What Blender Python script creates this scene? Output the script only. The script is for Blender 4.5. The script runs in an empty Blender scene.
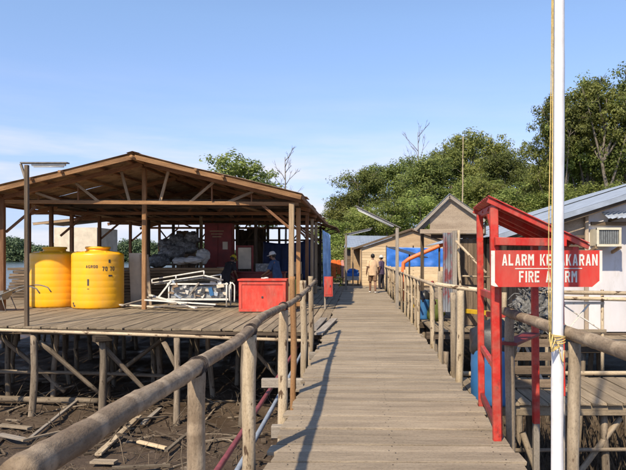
import bpy, math, random
import numpy as np
from mathutils import Matrix, Vector, noise as mnoise
R = math.radians
rnd = random.Random(7)
scene = bpy.context.scene
COL = scene.collection

# ------------------------------------------------------------------ camera, sky, sun, exposure
EYE = 1.6            # the camera stands on the boardwalk (deck top = z 0), walk runs along +Y
cam_d = bpy.data.cameras.new('camera'); cam = bpy.data.objects.new('camera', cam_d); COL.objects.link(cam)
cam.location = (0, 0, EYE); cam.rotation_euler = (R(90), 0, 0)
cam_d.sensor_width = 36; cam_d.lens = 609/626*36
cam_d.shift_x = -45/626; cam_d.shift_y = 22/626
cam_d.clip_end = 6000; cam_d.clip_start = 0.05
scene.camera = cam

SUN = Vector((-0.41, -0.90, 1.0)).normalized()          # towards the sun
world = bpy.data.worlds.new('World'); scene.world = world; world.use_nodes = True
wn = world.node_tree; wn.nodes.clear()
w_out = wn.nodes.new('ShaderNodeOutputWorld'); w_bg = wn.nodes.new('ShaderNodeBackground')
sky = wn.nodes.new('ShaderNodeTexSky'); sky.sky_type = 'NISHITA'; sky.sun_disc = False
sky.sun_elevation = math.asin(SUN.z); sky.sun_rotation = math.atan2(SUN.x, SUN.y)
sky.altitude = 900; sky.air_density = 1.0; sky.dust_density = 0.3; sky.ozone_density = 2.2
w_bg.inputs['Strength'].default_value = 0.128
# thin stratus streaks low over the horizon, all round
tc = wn.nodes.new('ShaderNodeTexCoord'); mp = wn.nodes.new('ShaderNodeMapping'); mp.inputs['Scale'].default_value = (2.2, 2.2, 17)
mp.inputs['Location'].default_value = (8.2, 2.9, 1.4)
nz = wn.nodes.new('ShaderNodeTexNoise'); nz.inputs['Scale'].default_value = 1.6; nz.inputs['Detail'].default_value = 7; nz.inputs['Roughness'].default_value = 0.55
rp = wn.nodes.new('ShaderNodeValToRGB'); rp.color_ramp.elements[0].position = 0.40; rp.color_ramp.elements[1].position = 0.66
sp = wn.nodes.new('ShaderNodeSeparateXYZ')
band = wn.nodes.new('ShaderNodeValToRGB'); e = band.color_ramp.elements
e[0].position = 0.0; e[0].color = (1, 1, 1, 1); e[1].position = 0.30; e[1].color = (0, 0, 0, 1)
q = e.new(0.14); q.color = (.85, .85, .85, 1); q = e.new(0.20); q.color = (.15, .15, .15, 1)
mul = wn.nodes.new('ShaderNodeMath'); mul.operation = 'MULTIPLY'
mixc = wn.nodes.new('ShaderNodeMix'); mixc.data_type = 'RGBA'; mixc.inputs['B'].default_value = (3.9, 3.9, 4.3, 1)
L = wn.links.new
L(tc.outputs['Generated'], mp.inputs['Vector']); L(mp.outputs['Vector'], nz.inputs['Vector']); L(nz.outputs['Fac'], rp.inputs['Fac'])
L(tc.outputs['Generated'], sp.inputs['Vector']); L(sp.outputs['Z'], band.inputs['Fac'])
L(rp.outputs['Color'], mul.inputs[0]); L(band.outputs['Color'], mul.inputs[1])
L(mul.outputs['Value'], mixc.inputs['Factor'])
tint = wn.nodes.new('ShaderNodeMix'); tint.data_type = 'RGBA'; tint.blend_type = 'MULTIPLY'; tint.inputs['Factor'].default_value = 1; 
hz_r = wn.nodes.new('ShaderNodeValToRGB'); he = hz_r.color_ramp.elements; he[0].position = 0.0; he[0].color = (.33, .37, .56, 1); he[1].position = .36; he[1].color = (1.0, .97, .97, 1)
for hp, hc in ((.07, (.50, .48, .62, 1)), (.17, (.82, .74, .82, 1))): hq = he.new(hp); hq.color = hc
L(sp.outputs['Z'], hz_r.inputs['Fac']); L(hz_r.outputs['Color'], tint.inputs['B'])   # hazy, faintly violet low sky
L(sky.outputs['Color'], tint.inputs['A']); L(tint.outputs['Result'], mixc.inputs['A']); L(mixc.outputs['Result'], w_bg.inputs['Color']); L(w_bg.outputs['Background'], w_out.inputs['Surface'])

sun_d = bpy.data.lights.new('sun', 'SUN'); sun_d.energy = 3.5; sun_d.angle = R(0.9); sun_d.color = (1, 0.87, 0.67)
sun = bpy.data.objects.new('sun', sun_d); COL.objects.link(sun); sun.location = (-6, -12, 20)
sun.rotation_euler = SUN.to_track_quat('Z', 'Y').to_euler()
scene.view_settings.view_transform = 'Standard'; scene.view_settings.look = 'None'
scene.view_settings.exposure = 0.88; scene.view_settings.gamma = 1.0; scene.view_settings.use_curve_mapping = False

# ------------------------------------------------------------------ helpers
WM = {}                                                   # world matrix of every object
def V(*a): return Vector(a)
def P(px, py, Y): return Vector(((px-358)*Y/609, Y, EYE-(py-257)*Y/609))   # a point of the photo at a measured distance

def link(name, data, parent=None, M=None):
    o = bpy.data.objects.new(name, data); COL.objects.link(o)
    M = M.copy() if M is not None else Matrix.Identity(4)
    WM[o] = M
    if parent is not None:
        o.parent = parent; o.matrix_parent_inverse = WM[parent].inverted()
    o.matrix_basis = M
    return o
def tag(o, label=None, cat=None, group=None, kind=None):
    if label: o['label'] = label
    if cat: o['category'] = cat
    if group: o['group'] = group
    if kind: o['kind'] = kind
    return o
def thing(name, loc, label, cat, group=None, rz=0):
    o = link(name, None, None, Matrix.Translation(loc) @ Matrix.Rotation(rz, 4, 'Z')); o.empty_display_size = .2
    return tag(o, label, cat, group)
def struct(name, loc=(0, 0, 0)):
    o = link(name, None, None, Matrix.Translation(loc)); o['kind'] = 'structure'; return o
def copy_tree(root, M, label=None, group=None):
    def rec(o, par):
        c = o.copy(); COL.objects.link(c)
        if par is not None: c.parent = par; c.matrix_parent_inverse = o.matrix_parent_inverse.copy()
        for ch in [x for x in WM if x.parent == o]: rec(ch, c)
        return c
    c = rec(root, None); c.matrix_basis = M; WM[c] = M.copy()
    if label: c['label'] = label
    if group: c['group'] = group
    return c

class MB:
    def __init__(s): s.v = []; s.f = []; s.mi = []; s.m = 0
    def add(s, vs, fs):
        b = len(s.v); s.v += [tuple(p) for p in vs]; s.f += [tuple(i+b for i in f) for f in fs]; s.mi += [s.m]*len(fs)
    def box(s, c, size, M=None):
        x, y, z = (d/2 for d in size); c = Vector(c)
        vs = [Vector((sx*x, sy*y, sz*z)) for sz in (-1, 1) for sy in (-1, 1) for sx in (-1, 1)]
        vs = [c + ((M.to_3x3() @ p) if M else p) for p in vs]
        s.add(vs, [(0, 2, 3, 1), (4, 5, 7, 6), (0, 1, 5, 4), (2, 6, 7, 3), (0, 4, 6, 2), (1, 3, 7, 5)]); return s
    def bar(s, a, b, w, h, up=(0, 0, 1)):
        a = Vector(a); b = Vector(b); M = frame(a, b, up).to_3x3().to_4x4(); return s.box((a+b)/2, ((b-a).length, w, h), M)
    def tube(s, pts, rad, n=8, cap=True, jit=0, rg=None):
        pts = [Vector(p) for p in pts]; k = len(pts)
        rad = rad if isinstance(rad, (list, tuple)) else [rad]*k
        d0 = (pts[1]-pts[0]).normalized(); u = d0.orthogonal().normalized(); rings = []
        vs = []
        for i, p in enumerate(pts):
            d = (pts[min(i+1, k-1)]-pts[max(i-1, 0)]).normalized()
            u = (u - d*u.dot(d)).normalized(); w = d.cross(u)
            for j in range(n):
                a = 2*math.pi*j/n; r = rad[i]*(1+(rg.uniform(-jit, jit) if rg else 0))
                vs.append(p + (u*math.cos(a)+w*math.sin(a))*r)
        fs = [(i*n+j, i*n+(j+1) % n, (i+1)*n+(j+1) % n, (i+1)*n+j) for i in range(k-1) for j in range(n)]
        if cap: fs += [tuple(reversed(range(n))), tuple(range((k-1)*n, k*n))]
        s.add(vs, fs); return s
    def lathe(s, prof, c=(0, 0, 0), n=32):
        c = Vector(c); vs = []; k = len(prof)
        for r, z in prof:
            for j in range(n):
                a = 2*math.pi*j/n; vs.append(c+Vector((r*math.cos(a), r*math.sin(a), z)))
        fs = [(i*n+j, i*n+(j+1) % n, (i+1)*n+(j+1) % n, (i+1)*n+j) for i in range(k-1) for j in range(n)]
        if prof[0][0] > 1e-4: fs.append(tuple(reversed(range(n))))
        if prof[-1][0] > 1e-4: fs.append(tuple(range((k-1)*n, k*n)))
        s.add(vs, fs); return s
    def prism(s, poly, ex):                                # poly: planar points, ex: extrusion vector
        ex = Vector(ex); a = [Vector(p) for p in poly]; n = len(a)
        nn = sum(((a[i]-a[0]).cross(a[(i+1) % n]-a[0]) for i in range(n)), Vector())
        if nn.dot(ex) > 0: a.reverse()
        s.add(a+[p+ex for p in a], [tuple(range(n)), tuple(reversed(range(n, 2*n)))]+[(i, i+n, (i+1) % n+n, (i+1) % n) for i in range(n)]); return s
    def blob(s, c, r, seed=0, amp=.2, n=12, m=8, fr=1.5):
        c = Vector(c); vs = []; r = Vector(r)
        for i in range(m+1):
            t = math.pi*i/m
            for j in range(n):
                a = 2*math.pi*j/n; d = Vector((math.sin(t)*math.cos(a), math.sin(t)*math.sin(a), -math.cos(t)))
                k = 1+amp*mnoise.noise(d*fr+Vector((seed*3.1, seed*1.7, seed)))+amp*.28*(abs(mnoise.noise(d*fr*3.2+Vector((seed, 5, seed*2.3))))-.25)
                vs.append(c+Vector((d.x*r.x, d.y*r.y, d.z*r.z))*k)
        fs = [(i*n+j, i*n+(j+1) % n, (i+1)*n+(j+1) % n, (i+1)*n+j) for i in range(m) for j in range(n)]
        s.add(vs, fs); return s
    def sheet(s, fn, nu, nv, t=0):                         # grid surface fn(u,v)->Vector; t thickness along -z
        vs = [fn(i/nu, j/nv) for j in range(nv+1) for i in range(nu+1)]; w = nu+1
        fs = [(j*w+i, j*w+i+1, (j+1)*w+i+1, (j+1)*w+i) for j in range(nv) for i in range(nu)]
        if t:
            n0 = len(vs); vs += [p-Vector((0, 0, t)) for p in vs]
            fs += [tuple(reversed([i+n0 for i in f])) for f in fs]
            B = [i for i in range(w)] + [j*w+nu for j in range(1, nv+1)] + [nv*w+i for i in range(nu-1, -1, -1)] + [j*w for j in range(nv-1, 0, -1)]
            fs += [(B[(i+1) % len(B)], B[i], B[i]+n0, B[(i+1) % len(B)]+n0) for i in range(len(B))]
        s.add(vs, fs); return s
    def mesh(s, name, mat, smooth=False, M=None):
        me = bpy.data.meshes.new(name); vs = s.v
        if M is not None:
            I = M.inverted(); vs = [tuple(I @ Vector(p)) for p in vs]
        me.from_pydata(vs, [], s.f)
        for m in (mat if isinstance(mat, (list, tuple)) else [mat]): me.materials.append(m)
        if any(s.mi): me.polygons.foreach_set('material_index', s.mi)
        if smooth: me.polygons.foreach_set('use_smooth', [True]*len(me.polygons))
        me.update(); return me
    def build(s, name, mat, parent=None, smooth=False, M=None):
        if M is None:
            c = Vector([(min(p[k] for p in s.v)+max(p[k] for p in s.v))/2 for k in range(3)])
            if parent is None: c.z = min(p[2] for p in s.v)
            M = Matrix.Translation(c)
        return link(name, s.mesh(name, mat, smooth, M), parent, M)
def frame(a, b, up=(0, 0, 1)):
    a = Vector(a); b = Vector(b); x = (b-a).normalized(); up = Vector(up)
    if abs(x.dot(up)) > .97: up = Vector((0, 1, 0))
    y = up.cross(x).normalized(); z = x.cross(y)
    M = Matrix((x, y, z)).transposed().to_4x4(); M.translation = (a+b)/2; return M
def beam(name, a, b, w, h, mat, parent, up=(0, 0, 1), jit=0.0):     # sawn timber along its own local X
    M = frame(a, b, up); l = (Vector(b)-Vector(a)).length
    m = MB(); n = max(1, min(4, int(l/1.2))); y, z = w/2, h/2; c = min(w, h)*.1
    prof = [(-y+c, -z), (y-c, -z), (y, -z+c), (y, z-c), (y-c, z), (-y+c, z), (-y, z-c), (-y, -z+c)]
    vs = []
    for i in range(n+1):
        dy = rnd.uniform(-jit, jit) if 0 < i < n else 0; dz = rnd.uniform(-jit, jit) if 0 < i < n else 0
        vs += [(-l/2+l*i/n, p[0]+dy, p[1]+dz) for p in prof]
    fs = [(i*8+j, i*8+(j+1) % 8, (i+1)*8+(j+1) % 8, (i+1)*8+j) for i in range(n) for j in range(8)]
    fs += [tuple(reversed(range(8))), tuple(range(n*8, n*8+8))]
    m.add(vs, fs); return link(name, m.mesh(name, mat), parent, M)
def catmull(pts, step):
    pts = [Vector(p) for p in pts]; out = []
    for i in range(len(pts)-1):
        p0 = pts[max(i-1, 0)]; p1 = pts[i]; p2 = pts[i+1]; p3 = pts[min(i+2, len(pts)-1)]
        n = max(1, int((p2-p1).length/step))
        for k in range(n):
            t = k/n; out.append(.5*((2*p1)+(p2-p0)*t+(2*p0-5*p1+4*p2-p3)*t*t+(3*p1-p0-3*p2+p3)*t**3))
    return out+[pts[-1]]
def log(name, pts, r0, r1, mat, parent=None, sides=10, step=.25, knot=0.0, wob=.0, seed=None):   # round pole along its local X
    g = random.Random(seed if seed is not None else rnd.random())
    pts = [Vector(p) for p in pts]; M = frame(pts[0], pts[-1])
    pl = catmull(pts, step)
    if len(pl) < 3: pl = [pl[0], (pl[0]+pl[-1])/2, pl[-1]]
    k = len(pl); s0 = g.uniform(0, 50); rad = []; q = []; dist = 0; nxt = g.uniform(.1, .4)
    for i, p in enumerate(pl):
        t = i/(k-1); d = (pl[i]-pl[i-1]).length if i else 0; dist += d
        r = (r0+(r1-r0)*t)*(1+.09*mnoise.noise(Vector((s0+dist*2.2, 0, 0)))*(1 if knot or wob else .4))
        if knot and dist > nxt: r *= 1+knot*g.uniform(.5, 1.3); nxt = dist+g.uniform(.28, .5)
        rad.append(r)
        q.append(p+Vector((mnoise.noise(Vector((s0, dist*1.3, 1))), mnoise.noise(Vector((s0, dist*1.3, 9))), mnoise.noise(Vector((s0, dist*1.3, 17)))*.4))*wob)
    m = MB().tube(q, rad, sides, True, .05 if sides > 6 else 0, g)
    return link(name, m.mesh(name, mat, True, M), parent, M)

# ------------------------------------------------------------------ procedural materials
def nodemat(name):
    m = bpy.data.materials.new(name); m.use_nodes = True; nt = m.node_tree
    b = nt.nodes['Principled BSDF']; return m, nt, b
def lin(c):                                               # sRGB 0-255 to linear
    return tuple(((x/255)/12.92 if x/255 < .04045 else ((x/255+.055)/1.055)**2.4) for x in c)+(1,)
def N(nt, t, **kw):
    n = nt.nodes.new(t)
    for k, v in kw.items():
        if k in n.inputs: n.inputs[k].default_value = v
        else: setattr(n, k, v)
    return n
def ramp(nt, stops):
    n = nt.nodes.new('ShaderNodeValToRGB'); e = n.color_ramp.elements
    while len(e) < len(stops): e.new(.5)
    for x, (p, c) in zip(e, stops): x.position = p; x.color = (*c[:3], 1) if len(c) > 1 else (c[0],)*3+(1,)
    return n
def coords(nt, scale, rnd_off=True):
    t = N(nt, 'ShaderNodeTexCoord'); m = N(nt, 'ShaderNodeMapping'); m.inputs['Scale'].default_value = scale
    if rnd_off:
        oi = N(nt, 'ShaderNodeObjectInfo'); cx = N(nt, 'ShaderNodeMath', operation='MULTIPLY'); cx.inputs[1].default_value = 91.7
        nt.links.new(oi.outputs['Random'], cx.inputs[0])
        cb = N(nt, 'ShaderNodeCombineXYZ'); nt.links.new(cx.outputs[0], cb.inputs[0]); nt.links.new(cx.outputs[0], cb.inputs[1])
        nt.links.new(cb.outputs[0], m.inputs['Location'])
    nt.links.new(t.outputs['Object'], m.inputs['Vector']); return m
def mixn(nt, fac, a, b, mode='MIX'):
    m = N(nt, 'ShaderNodeMix', data_type='RGBA', blend_type=mode)
    for s, v in (('Factor', fac), ('A', a), ('B', b)):
        if isinstance(v, bpy.types.NodeSocket): nt.links.new(v, m.inputs[s])
        else: m.inputs[s].default_value = (*v, 1) if isinstance(v, tuple) and len(v) == 3 else v
    return m.outputs['Result']
def wood(name, c1, c2, dark=None, stain=.5, var=.35, grain=(1.6, 26, 26), bump=.35, rough=.85, patch=None, rings=None):
    """timber: streaky grain along local X, blotchy stains, each piece a little different"""
    m, nt, b = nodemat(name); lk = nt.links.new
    mp = coords(nt, grain); n1 = N(nt, 'ShaderNodeTexNoise', Scale=1.0, Detail=8.0, Roughness=.65); lk(mp.outputs[0], n1.inputs['Vector'])
    r1 = ramp(nt, [(.3, c1), (.7, c2)]); lk(n1.outputs['Fac'], r1.inputs['Fac'])
    col = r1.outputs['Color']
    mp2 = coords(nt, (.9, 5, 5)); n2 = N(nt, 'ShaderNodeTexNoise', Scale=1.0, Detail=5.0, Roughness=.6); lk(mp2.outputs[0], n2.inputs['Vector'])
    r2 = ramp(nt, [(.40, (0,)), (.66, (stain,))]); lk(n2.outputs['Fac'], r2.inputs['Fac'])
    dk = dark or tuple(x*.4 for x in c1[:3])+(1,)
    col = mixn(nt, r2.outputs['Color'], col, dk)
    if patch:                                             # bark left on peeled poles
        mp3 = coords(nt, (5.5, 15, 15)); n3 = N(nt, 'ShaderNodeTexNoise', Scale=1.0, Detail=4.0, Roughness=.55); lk(mp3.outputs[0], n3.inputs['Vector'])
        r3 = ramp(nt, [(patch[1], (0,)), (patch[1]+.05, (1,))]); lk(n3.outputs['Fac'], r3.inputs['Fac'])
        col = mixn(nt, r3.outputs['Color'], col, patch[0])
    if rings:
        wv = N(nt, 'ShaderNodeTexWave', Scale=rings, Distortion=2.5, Detail=3.0); wv.bands_direction = 'X'
        lk(coords(nt, (1, 1, 1)).outputs[0], wv.inputs['Vector'])
        r4 = ramp(nt, [(.90, (0,)), (.99, (.22,))]); lk(wv.outputs['Fac'], r4.inputs['Fac'])
        col = mixn(nt, r4.outputs['Color'], col, tuple(min(1, x*1.7) for x in c2[:3])+(1,))
    mps = coords(nt, (38, 70, 70)); ns = N(nt, 'ShaderNodeTexNoise', Scale=1.0, Detail=5.0, Roughness=.75); lk(mps.outputs[0], ns.inputs['Vector'])
    rs = ramp(nt, [(.30, (.45,)), (.48, (.95,)), (.72, (1.12,))]); lk(ns.outputs['Fac'], rs.inputs['Fac']); col = mixn(nt, .8, col, rs.outputs['Color'], 'MULTIPLY')   # pits and speckle
    oi = N(nt, 'ShaderNodeObjectInfo'); mr = N(nt, 'ShaderNodeMapRange'); mr.inputs['To Min'].default_value = 1-var; mr.inputs['To Max'].default_value = 1+var*.6
    lk(oi.outputs['Random'], mr.inputs['Value'])
    hs = N(nt, 'ShaderNodeHueSaturation'); lk(mr.outputs[0], hs.inputs['Value']); lk(col, hs.inputs['Color'])
    lk(hs.outputs['Color'], b.inputs['Base Color']); b.inputs['Roughness'].default_value = rough
    b.inputs['Specular IOR Level'].default_value = .25
    ad = N(nt, 'ShaderNodeMath', operation='ADD'); lk(n1.outputs['Fac'], ad.inputs[0]); lk(ns.outputs['Fac'], ad.inputs[1])
    bp = N(nt, 'ShaderNodeBump', Strength=bump, Distance=.01); lk(ad.outputs[0], bp.inputs['Height']); lk(bp.outputs[0], b.inputs['Normal'])
    return m
def paint(name, c, rough=.5, wear=None, amt=.6, sc=6, var=.12, bump=.1, metal=0, streak=1.0, dust=0.0):
    """painted or plastic surface with blotches and chips of another colour"""
    m, nt, b = nodemat(name); lk = nt.links.new
    mp = coords(nt, (sc, sc, sc*streak)); n1 = N(nt, 'ShaderNodeTexNoise', Scale=1.0, Detail=7.0, Roughness=.6); lk(mp.outputs[0], n1.inputs['Vector'])
    r1 = ramp(nt, [(.3, tuple(x*(1-var*2) for x in c[:3])), (.7, tuple(min(1, x*(1+var)) for x in c[:3]))]); lk(n1.outputs['Fac'], r1.inputs['Fac'])
    col = r1.outputs['Color']
    if wear:
        n2 = N(nt, 'ShaderNodeTexNoise', Scale=1.7, Detail=9.0, Roughness=.7); lk(mp.outputs[0], n2.inputs['Vector'])
        r2 = ramp(nt, [(amt, (0,)), (amt+.08, (1,))]); lk(n2.outputs['Fac'], r2.inputs['Fac']); col = mixn(nt, r2.outputs['Color'], col, wear)
    if dust:
        n3 = N(nt, 'ShaderNodeTexNoise', Scale=1.1, Detail=10.0, Roughness=.75); m3 = coords(nt, (sc, sc, sc*.35)); lk(m3.outputs[0], n3.inputs['Vector'])
        r3 = ramp(nt, [(.42, (0,)), (.75, (dust,))]); lk(n3.outputs['Fac'], r3.inputs['Fac']); col = mixn(nt, r3.outputs['Color'], col, (.36, .27, .19, 1))
    lk(col, b.inputs['Base Color']); b.inputs['Roughness'].default_value = rough; b.inputs['Metallic'].default_value = metal
    if bump:
        bp = N(nt, 'ShaderNodeBump', Strength=bump, Distance=.02); lk(n1.outputs['Fac'], bp.inputs['Height']); lk(bp.outputs[0], b.inputs['Normal'])
    return m

M_ = {}
M_['deck'] = wood('deck_wood', (.285, .222, .155), (.42, .34, .245), (.15, .115, .08), .55, .17, (3.5, 62, 50), .7, patch=((.085, .062, .042, 1), .74))
M_['plat'] = wood('platform_wood', (.21, .16, .105), (.38, .30, .205), (.10, .076, .052), .5, .22, (1.2, 45, 40), .5)
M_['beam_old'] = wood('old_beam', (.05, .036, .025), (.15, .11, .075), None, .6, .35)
M_['beam_red'] = wood('red_brown_timber', (.17, .075, .036), (.36, .19, .10), (.08, .038, .022), .5, .3)
M_['beam_tan'] = wood('tan_timber', (.30, .20, .115), (.52, .38, .24), (.16, .10, .06), .5, .25)
M_['fascia'] = wood('fascia_timber', (.20, .095, .04), (.44, .25, .12), (.10, .05, .026), .55, .3)
M_['pale'] = wood('pale_peeled_pole', (.42, .32, .20), (.66, .54, .38), (.22, .15, .09), .6, .22, (2.5, 30, 30), .5, patch=((.10, .06, .035, 1), .60))
M_['greypole'] = wood('grey_pole', (.24, .185, .125), (.46, .375, .27), (.12, .085, .055), .55, .25, (2.0, 22, 22), .45, patch=((.13, .09, .06, 1), .66))
M_['rail'] = wood('rail_pole', (.21, .152, .098), (.46, .36, .25), (.12, .078, .05), .7, .12, (5, 13, 13), .5, rings=.9)
M_['brownpole'] = wood('brown_pole', (.30, .15, .065), (.46, .26, .12), None, .4, .2)
M_['pile'] = wood('pile_pole', (.15, .112, .078), (.36, .29, .21), (.06, .045, .033), .6, .35, (2.0, 20, 20), .5, patch=((.07, .05, .035, 1), .62))
M_['lumber'] = wood('lumber', (.20, .125, .065), (.40, .27, .15), (.12, .07, .04), .4, .35)
M_['ply'] = wood('plywood', (.40, .27, .155), (.56, .41, .25), (.30, .19, .10), .5, .12, (2.2, 11, 11), .15)
M_['ply_pale'] = wood('pale_boards', (.58, .43, .255), (.76, .60, .40), (.42, .29, .17), .4, .14, (2, 22, 22), .2)
M_['ply_grey'] = wood('grey_plywood', (.33, .255, .185), (.47, .38, .285), (.22, .165, .12), .5, .12, (2, 9, 9), .2)
M_['oldwall'] = wood('old_wall_boards', (.13, .092, .06), (.28, .205, .14), (.07, .05, .035), .55, .3)
M_['greywood'] = wood('grey_weathered', (.24, .20, .16), (.42, .37, .31), None, .4, .2)
M_['rust'] = paint('rusty_sheet', (.33, .225, .14), .8, (.17, .08, .038, 1), .55, 2.5, .3, .2)
M_['zinc'] = paint('zinc_sheet', (.42, .47, .55), .5, (.30, .25, .2, 1), .68, 3, .15, .1, .25)
M_['tin_red'] = paint('tin_with_red_paint', (.20, .21, .23), .6, (.20, .05, .05, 1), .50, 4, .3, .1, .1, .35)
M_['zinc_blue'] = paint('blue_zinc_sheet', (.33, .375, .44), .5, (.30, .26, .2, 1), .70, 3, .15, .1, .2)
M_['red'] = paint('red_gloss', (.52, .022, .012), .5, (.26, .014, .010, 1), .55, 5, .2, .2, 0, .3, .45)
M_['red_sign'] = paint('red_sign_paint', (.52, .022, .013), .55, (.40, .018, .012, 1), .58, 3, .14, .08, 0, .5, .3)
M_['red_box'] = paint('red_box_paint', (.62, .042, .022), .55, (.45, .15, .09, 1), .62, 4, .16, .1, 0, .5, .4)
M_['red_dark'] = paint('dark_red_paint', (.19, .018, .014), .6, (.10, .03, .02, 1), .62, 3, .2, .1)
M_['white'] = paint('white_paint', (.68, .66, .60), .55, (.36, .30, .23, 1), .57, 6, .08, .08, 0, 1, .3)
M_['white_pole'] = paint('white_pole_paint', (.76, .75, .76), .5, (.50, .45, .38, 1), .66, 7, .06, .06, 0, .25, .3)
M_['white_wall'] = paint('white_wall_paint', (.66, .64, .655), .8, (.48, .45, .43, 1), .60, 1.3, .1, .05, 0, .3, .35)
M_['yellow'] = paint('yellow_plastic', (.94, .46, .006), .38, (.80, .37, .010, 1), .68, 1.8, .06, .03, 0, .4, .3)
M_['yellow_paint'] = paint('yellow_paint', (.66, .40, .02), .55, (.3, .2, .08, 1), .64, 6, .1)
M_['blue'] = paint('blue_plastic', (.03, .13, .30), .5, (.02, .07, .15, 1), .64, 4, .1)
M_['blue_tarp'] = paint('blue_tarp', (.03, .16, .56), .55, (.05, .26, .68, 1), .60, 3, .15, .3)
M_['navy_tarp'] = paint('navy_tarp', (.012, .028, .10), .6, None, .6, 3, .2, .3)
M_['pale_blue'] = paint('pale_blue_cloth', (.36, .52, .72), .8, None, .6, 3, .15, .2)
M_['orange'] = paint('orange_paint', (.75, .17, .045), .5, None, .6, 4, .1)
M_['orange_cloth'] = paint('orange_cloth', (.85, .17, .03), .8, None, .6, 6, .2, .2)
M_['black'] = paint('black_plastic', (.022, .022, .024), .45, None, .6, 8, .3, .3)
M_['dark'] = paint('dark_grey_paint', (.05, .05, .055), .55, None, .6, 8, .2)
M_['grey_metal'] = paint('grey_metal', (.30, .30, .29), .5, (.20, .12, .07, 1), .63, 8, .15, .1, .3)
M_['lamp_metal'] = paint('lamp_metal', (.16, .15, .135), .55, (.12, .08, .055, 1), .6, 8, .2)
M_['tube'] = paint('lamp_tube', (.62, .64, .64), .3, None, .6, 5, .05, 0)
M_['rope'] = paint('yellow_rope', (.60, .44, .16), .8, (.5, .42, .26, 1), .55, 30, .2, .3)
M_['sack_grey'] = paint('grey_sack', (.17, .17, .165), .5, (.36, .36, .35, 1), .54, 9, .35, .3)
M_['sack_white'] = paint('white_sack', (.50, .49, .46), .7, None, .6, 4, .15, .1)
M_['netting'] = paint('old_netting', (.17, .165, .155), .8, (.05, .05, .048, 1), .52, 16, .4, .6)
M_['cream'] = paint('cream_board', (.60, .52, .40), .7, (.4, .33, .25, 1), .66, 3, .12)
M_['steel_blue'] = paint('blue_grey_pipe', (.30, .35, .42), .5, (.2, .16, .13, 1), .66, 7, .15)
M_['maroon'] = paint('maroon_pipe', (.24, .055, .06), .5, (.14, .06, .05, 1), .6, 7, .2)
M_['skin'] = paint('skin', (.20, .10, .062), .55, None, .6, 9, .08, 0)
M_['hair'] = paint('dark_hair', (.012, .010, .009), .6, None, .6, 30, .3, .3)
M_['shirt_beige'] = paint('beige_shirt', (.60, .41, .25), .85, None, .6, 9, .12, .2)
M_['shorts'] = paint('brown_shorts', (.20, .115, .065), .85, None, .6, 9, .15, .2)
M_['shoe'] = paint('white_shoe', (.65, .62, .58), .6, None, .6, 9, .1, 0)
M_['cloth_blue'] = paint('blue_overalls', (.03, .06, .13), .85, None, .6, 9, .2, .2)
M_['cloth_dark'] = paint('dark_clothes', (.022, .018, .022), .85, None, .6, 9, .2, .2)
M_['cloth_purple'] = paint('purple_clothes', (.07, .045, .085), .85, None, .6, 9, .2, .2)
M_['hat_yellow'] = paint('yellow_hat', (.55, .42, .03), .4, None, .6, 5, .05, 0)
M_['hat_pale'] = paint('pale_cap', (.55, .53, .5), .8, None, .6, 5, .05, 0)
M_['pink'] = paint('pink_cloth', (.62, .30, .26), .8, None, .6, 6, .15, .2)
M_['ac'] = paint('cream_casing', (.62, .56, .42), .5, (.4, .3, .18, 1), .66, 6, .1)
M_['grille'] = paint('grille_metal', (.16, .17, .17), .5, None, .6, 10, .2)
def mud_mat():
    m, nt, b = nodemat('mud'); lk = nt.links.new
    mp = coords(nt, (1, 1, 1), False); n1 = N(nt, 'ShaderNodeTexNoise', Scale=.9, Detail=10.0, Roughness=.7); lk(mp.outputs[0], n1.inputs['Vector'])
    r = ramp(nt, [(.33, (.022, .014, .009)), (.52, (.062, .040, .025)), (.68, (.13, .088, .054))]); lk(n1.outputs['Fac'], r.inputs['Fac'])
    n2 = N(nt, 'ShaderNodeTexNoise', Scale=14.0, Detail=8.0, Roughness=.7); lk(mp.outputs[0], n2.inputs['Vector'])
    col = mixn(nt, .55, r.outputs['Color'], mixn(nt, n2.outputs['Fac'], (.014, .009, .006, 1), (.17, .115, .07, 1)), 'MIX')
    lk(col, b.inputs['Base Color']); rr_ = ramp(nt, [(.35, (.35,)), (.6, (.9,))]); lk(n1.outputs['Fac'], rr_.inputs['Fac']); lk(rr_.outputs['Color'], b.inputs['Roughness'])
    bp = N(nt, 'ShaderNodeBump', Strength=.8, Distance=.05); lk(n2.outputs['Fac'], bp.inputs['Height']); lk(bp.outputs[0], b.inputs['Normal'])
    return m
M_['mud'] = mud_mat()
def sea_mat():
    m, nt, b = nodemat('sea_water'); lk = nt.links.new
    b.inputs['Base Color'].default_value = (.06, .09, .10, 1); b.inputs['Roughness'].default_value = .12
    mp = coords(nt, (.5, .5, .5), False); n = N(nt, 'ShaderNodeTexNoise', Scale=1.0, Detail=4.0); lk(mp.outputs[0], n.inputs['Vector'])
    bp = N(nt, 'ShaderNodeBump', Strength=.5, Distance=.3); lk(n.outputs['Fac'], bp.inputs['Height']); lk(bp.outputs[0], b.inputs['Normal']); return m
M_['sea'] = sea_mat()
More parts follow.
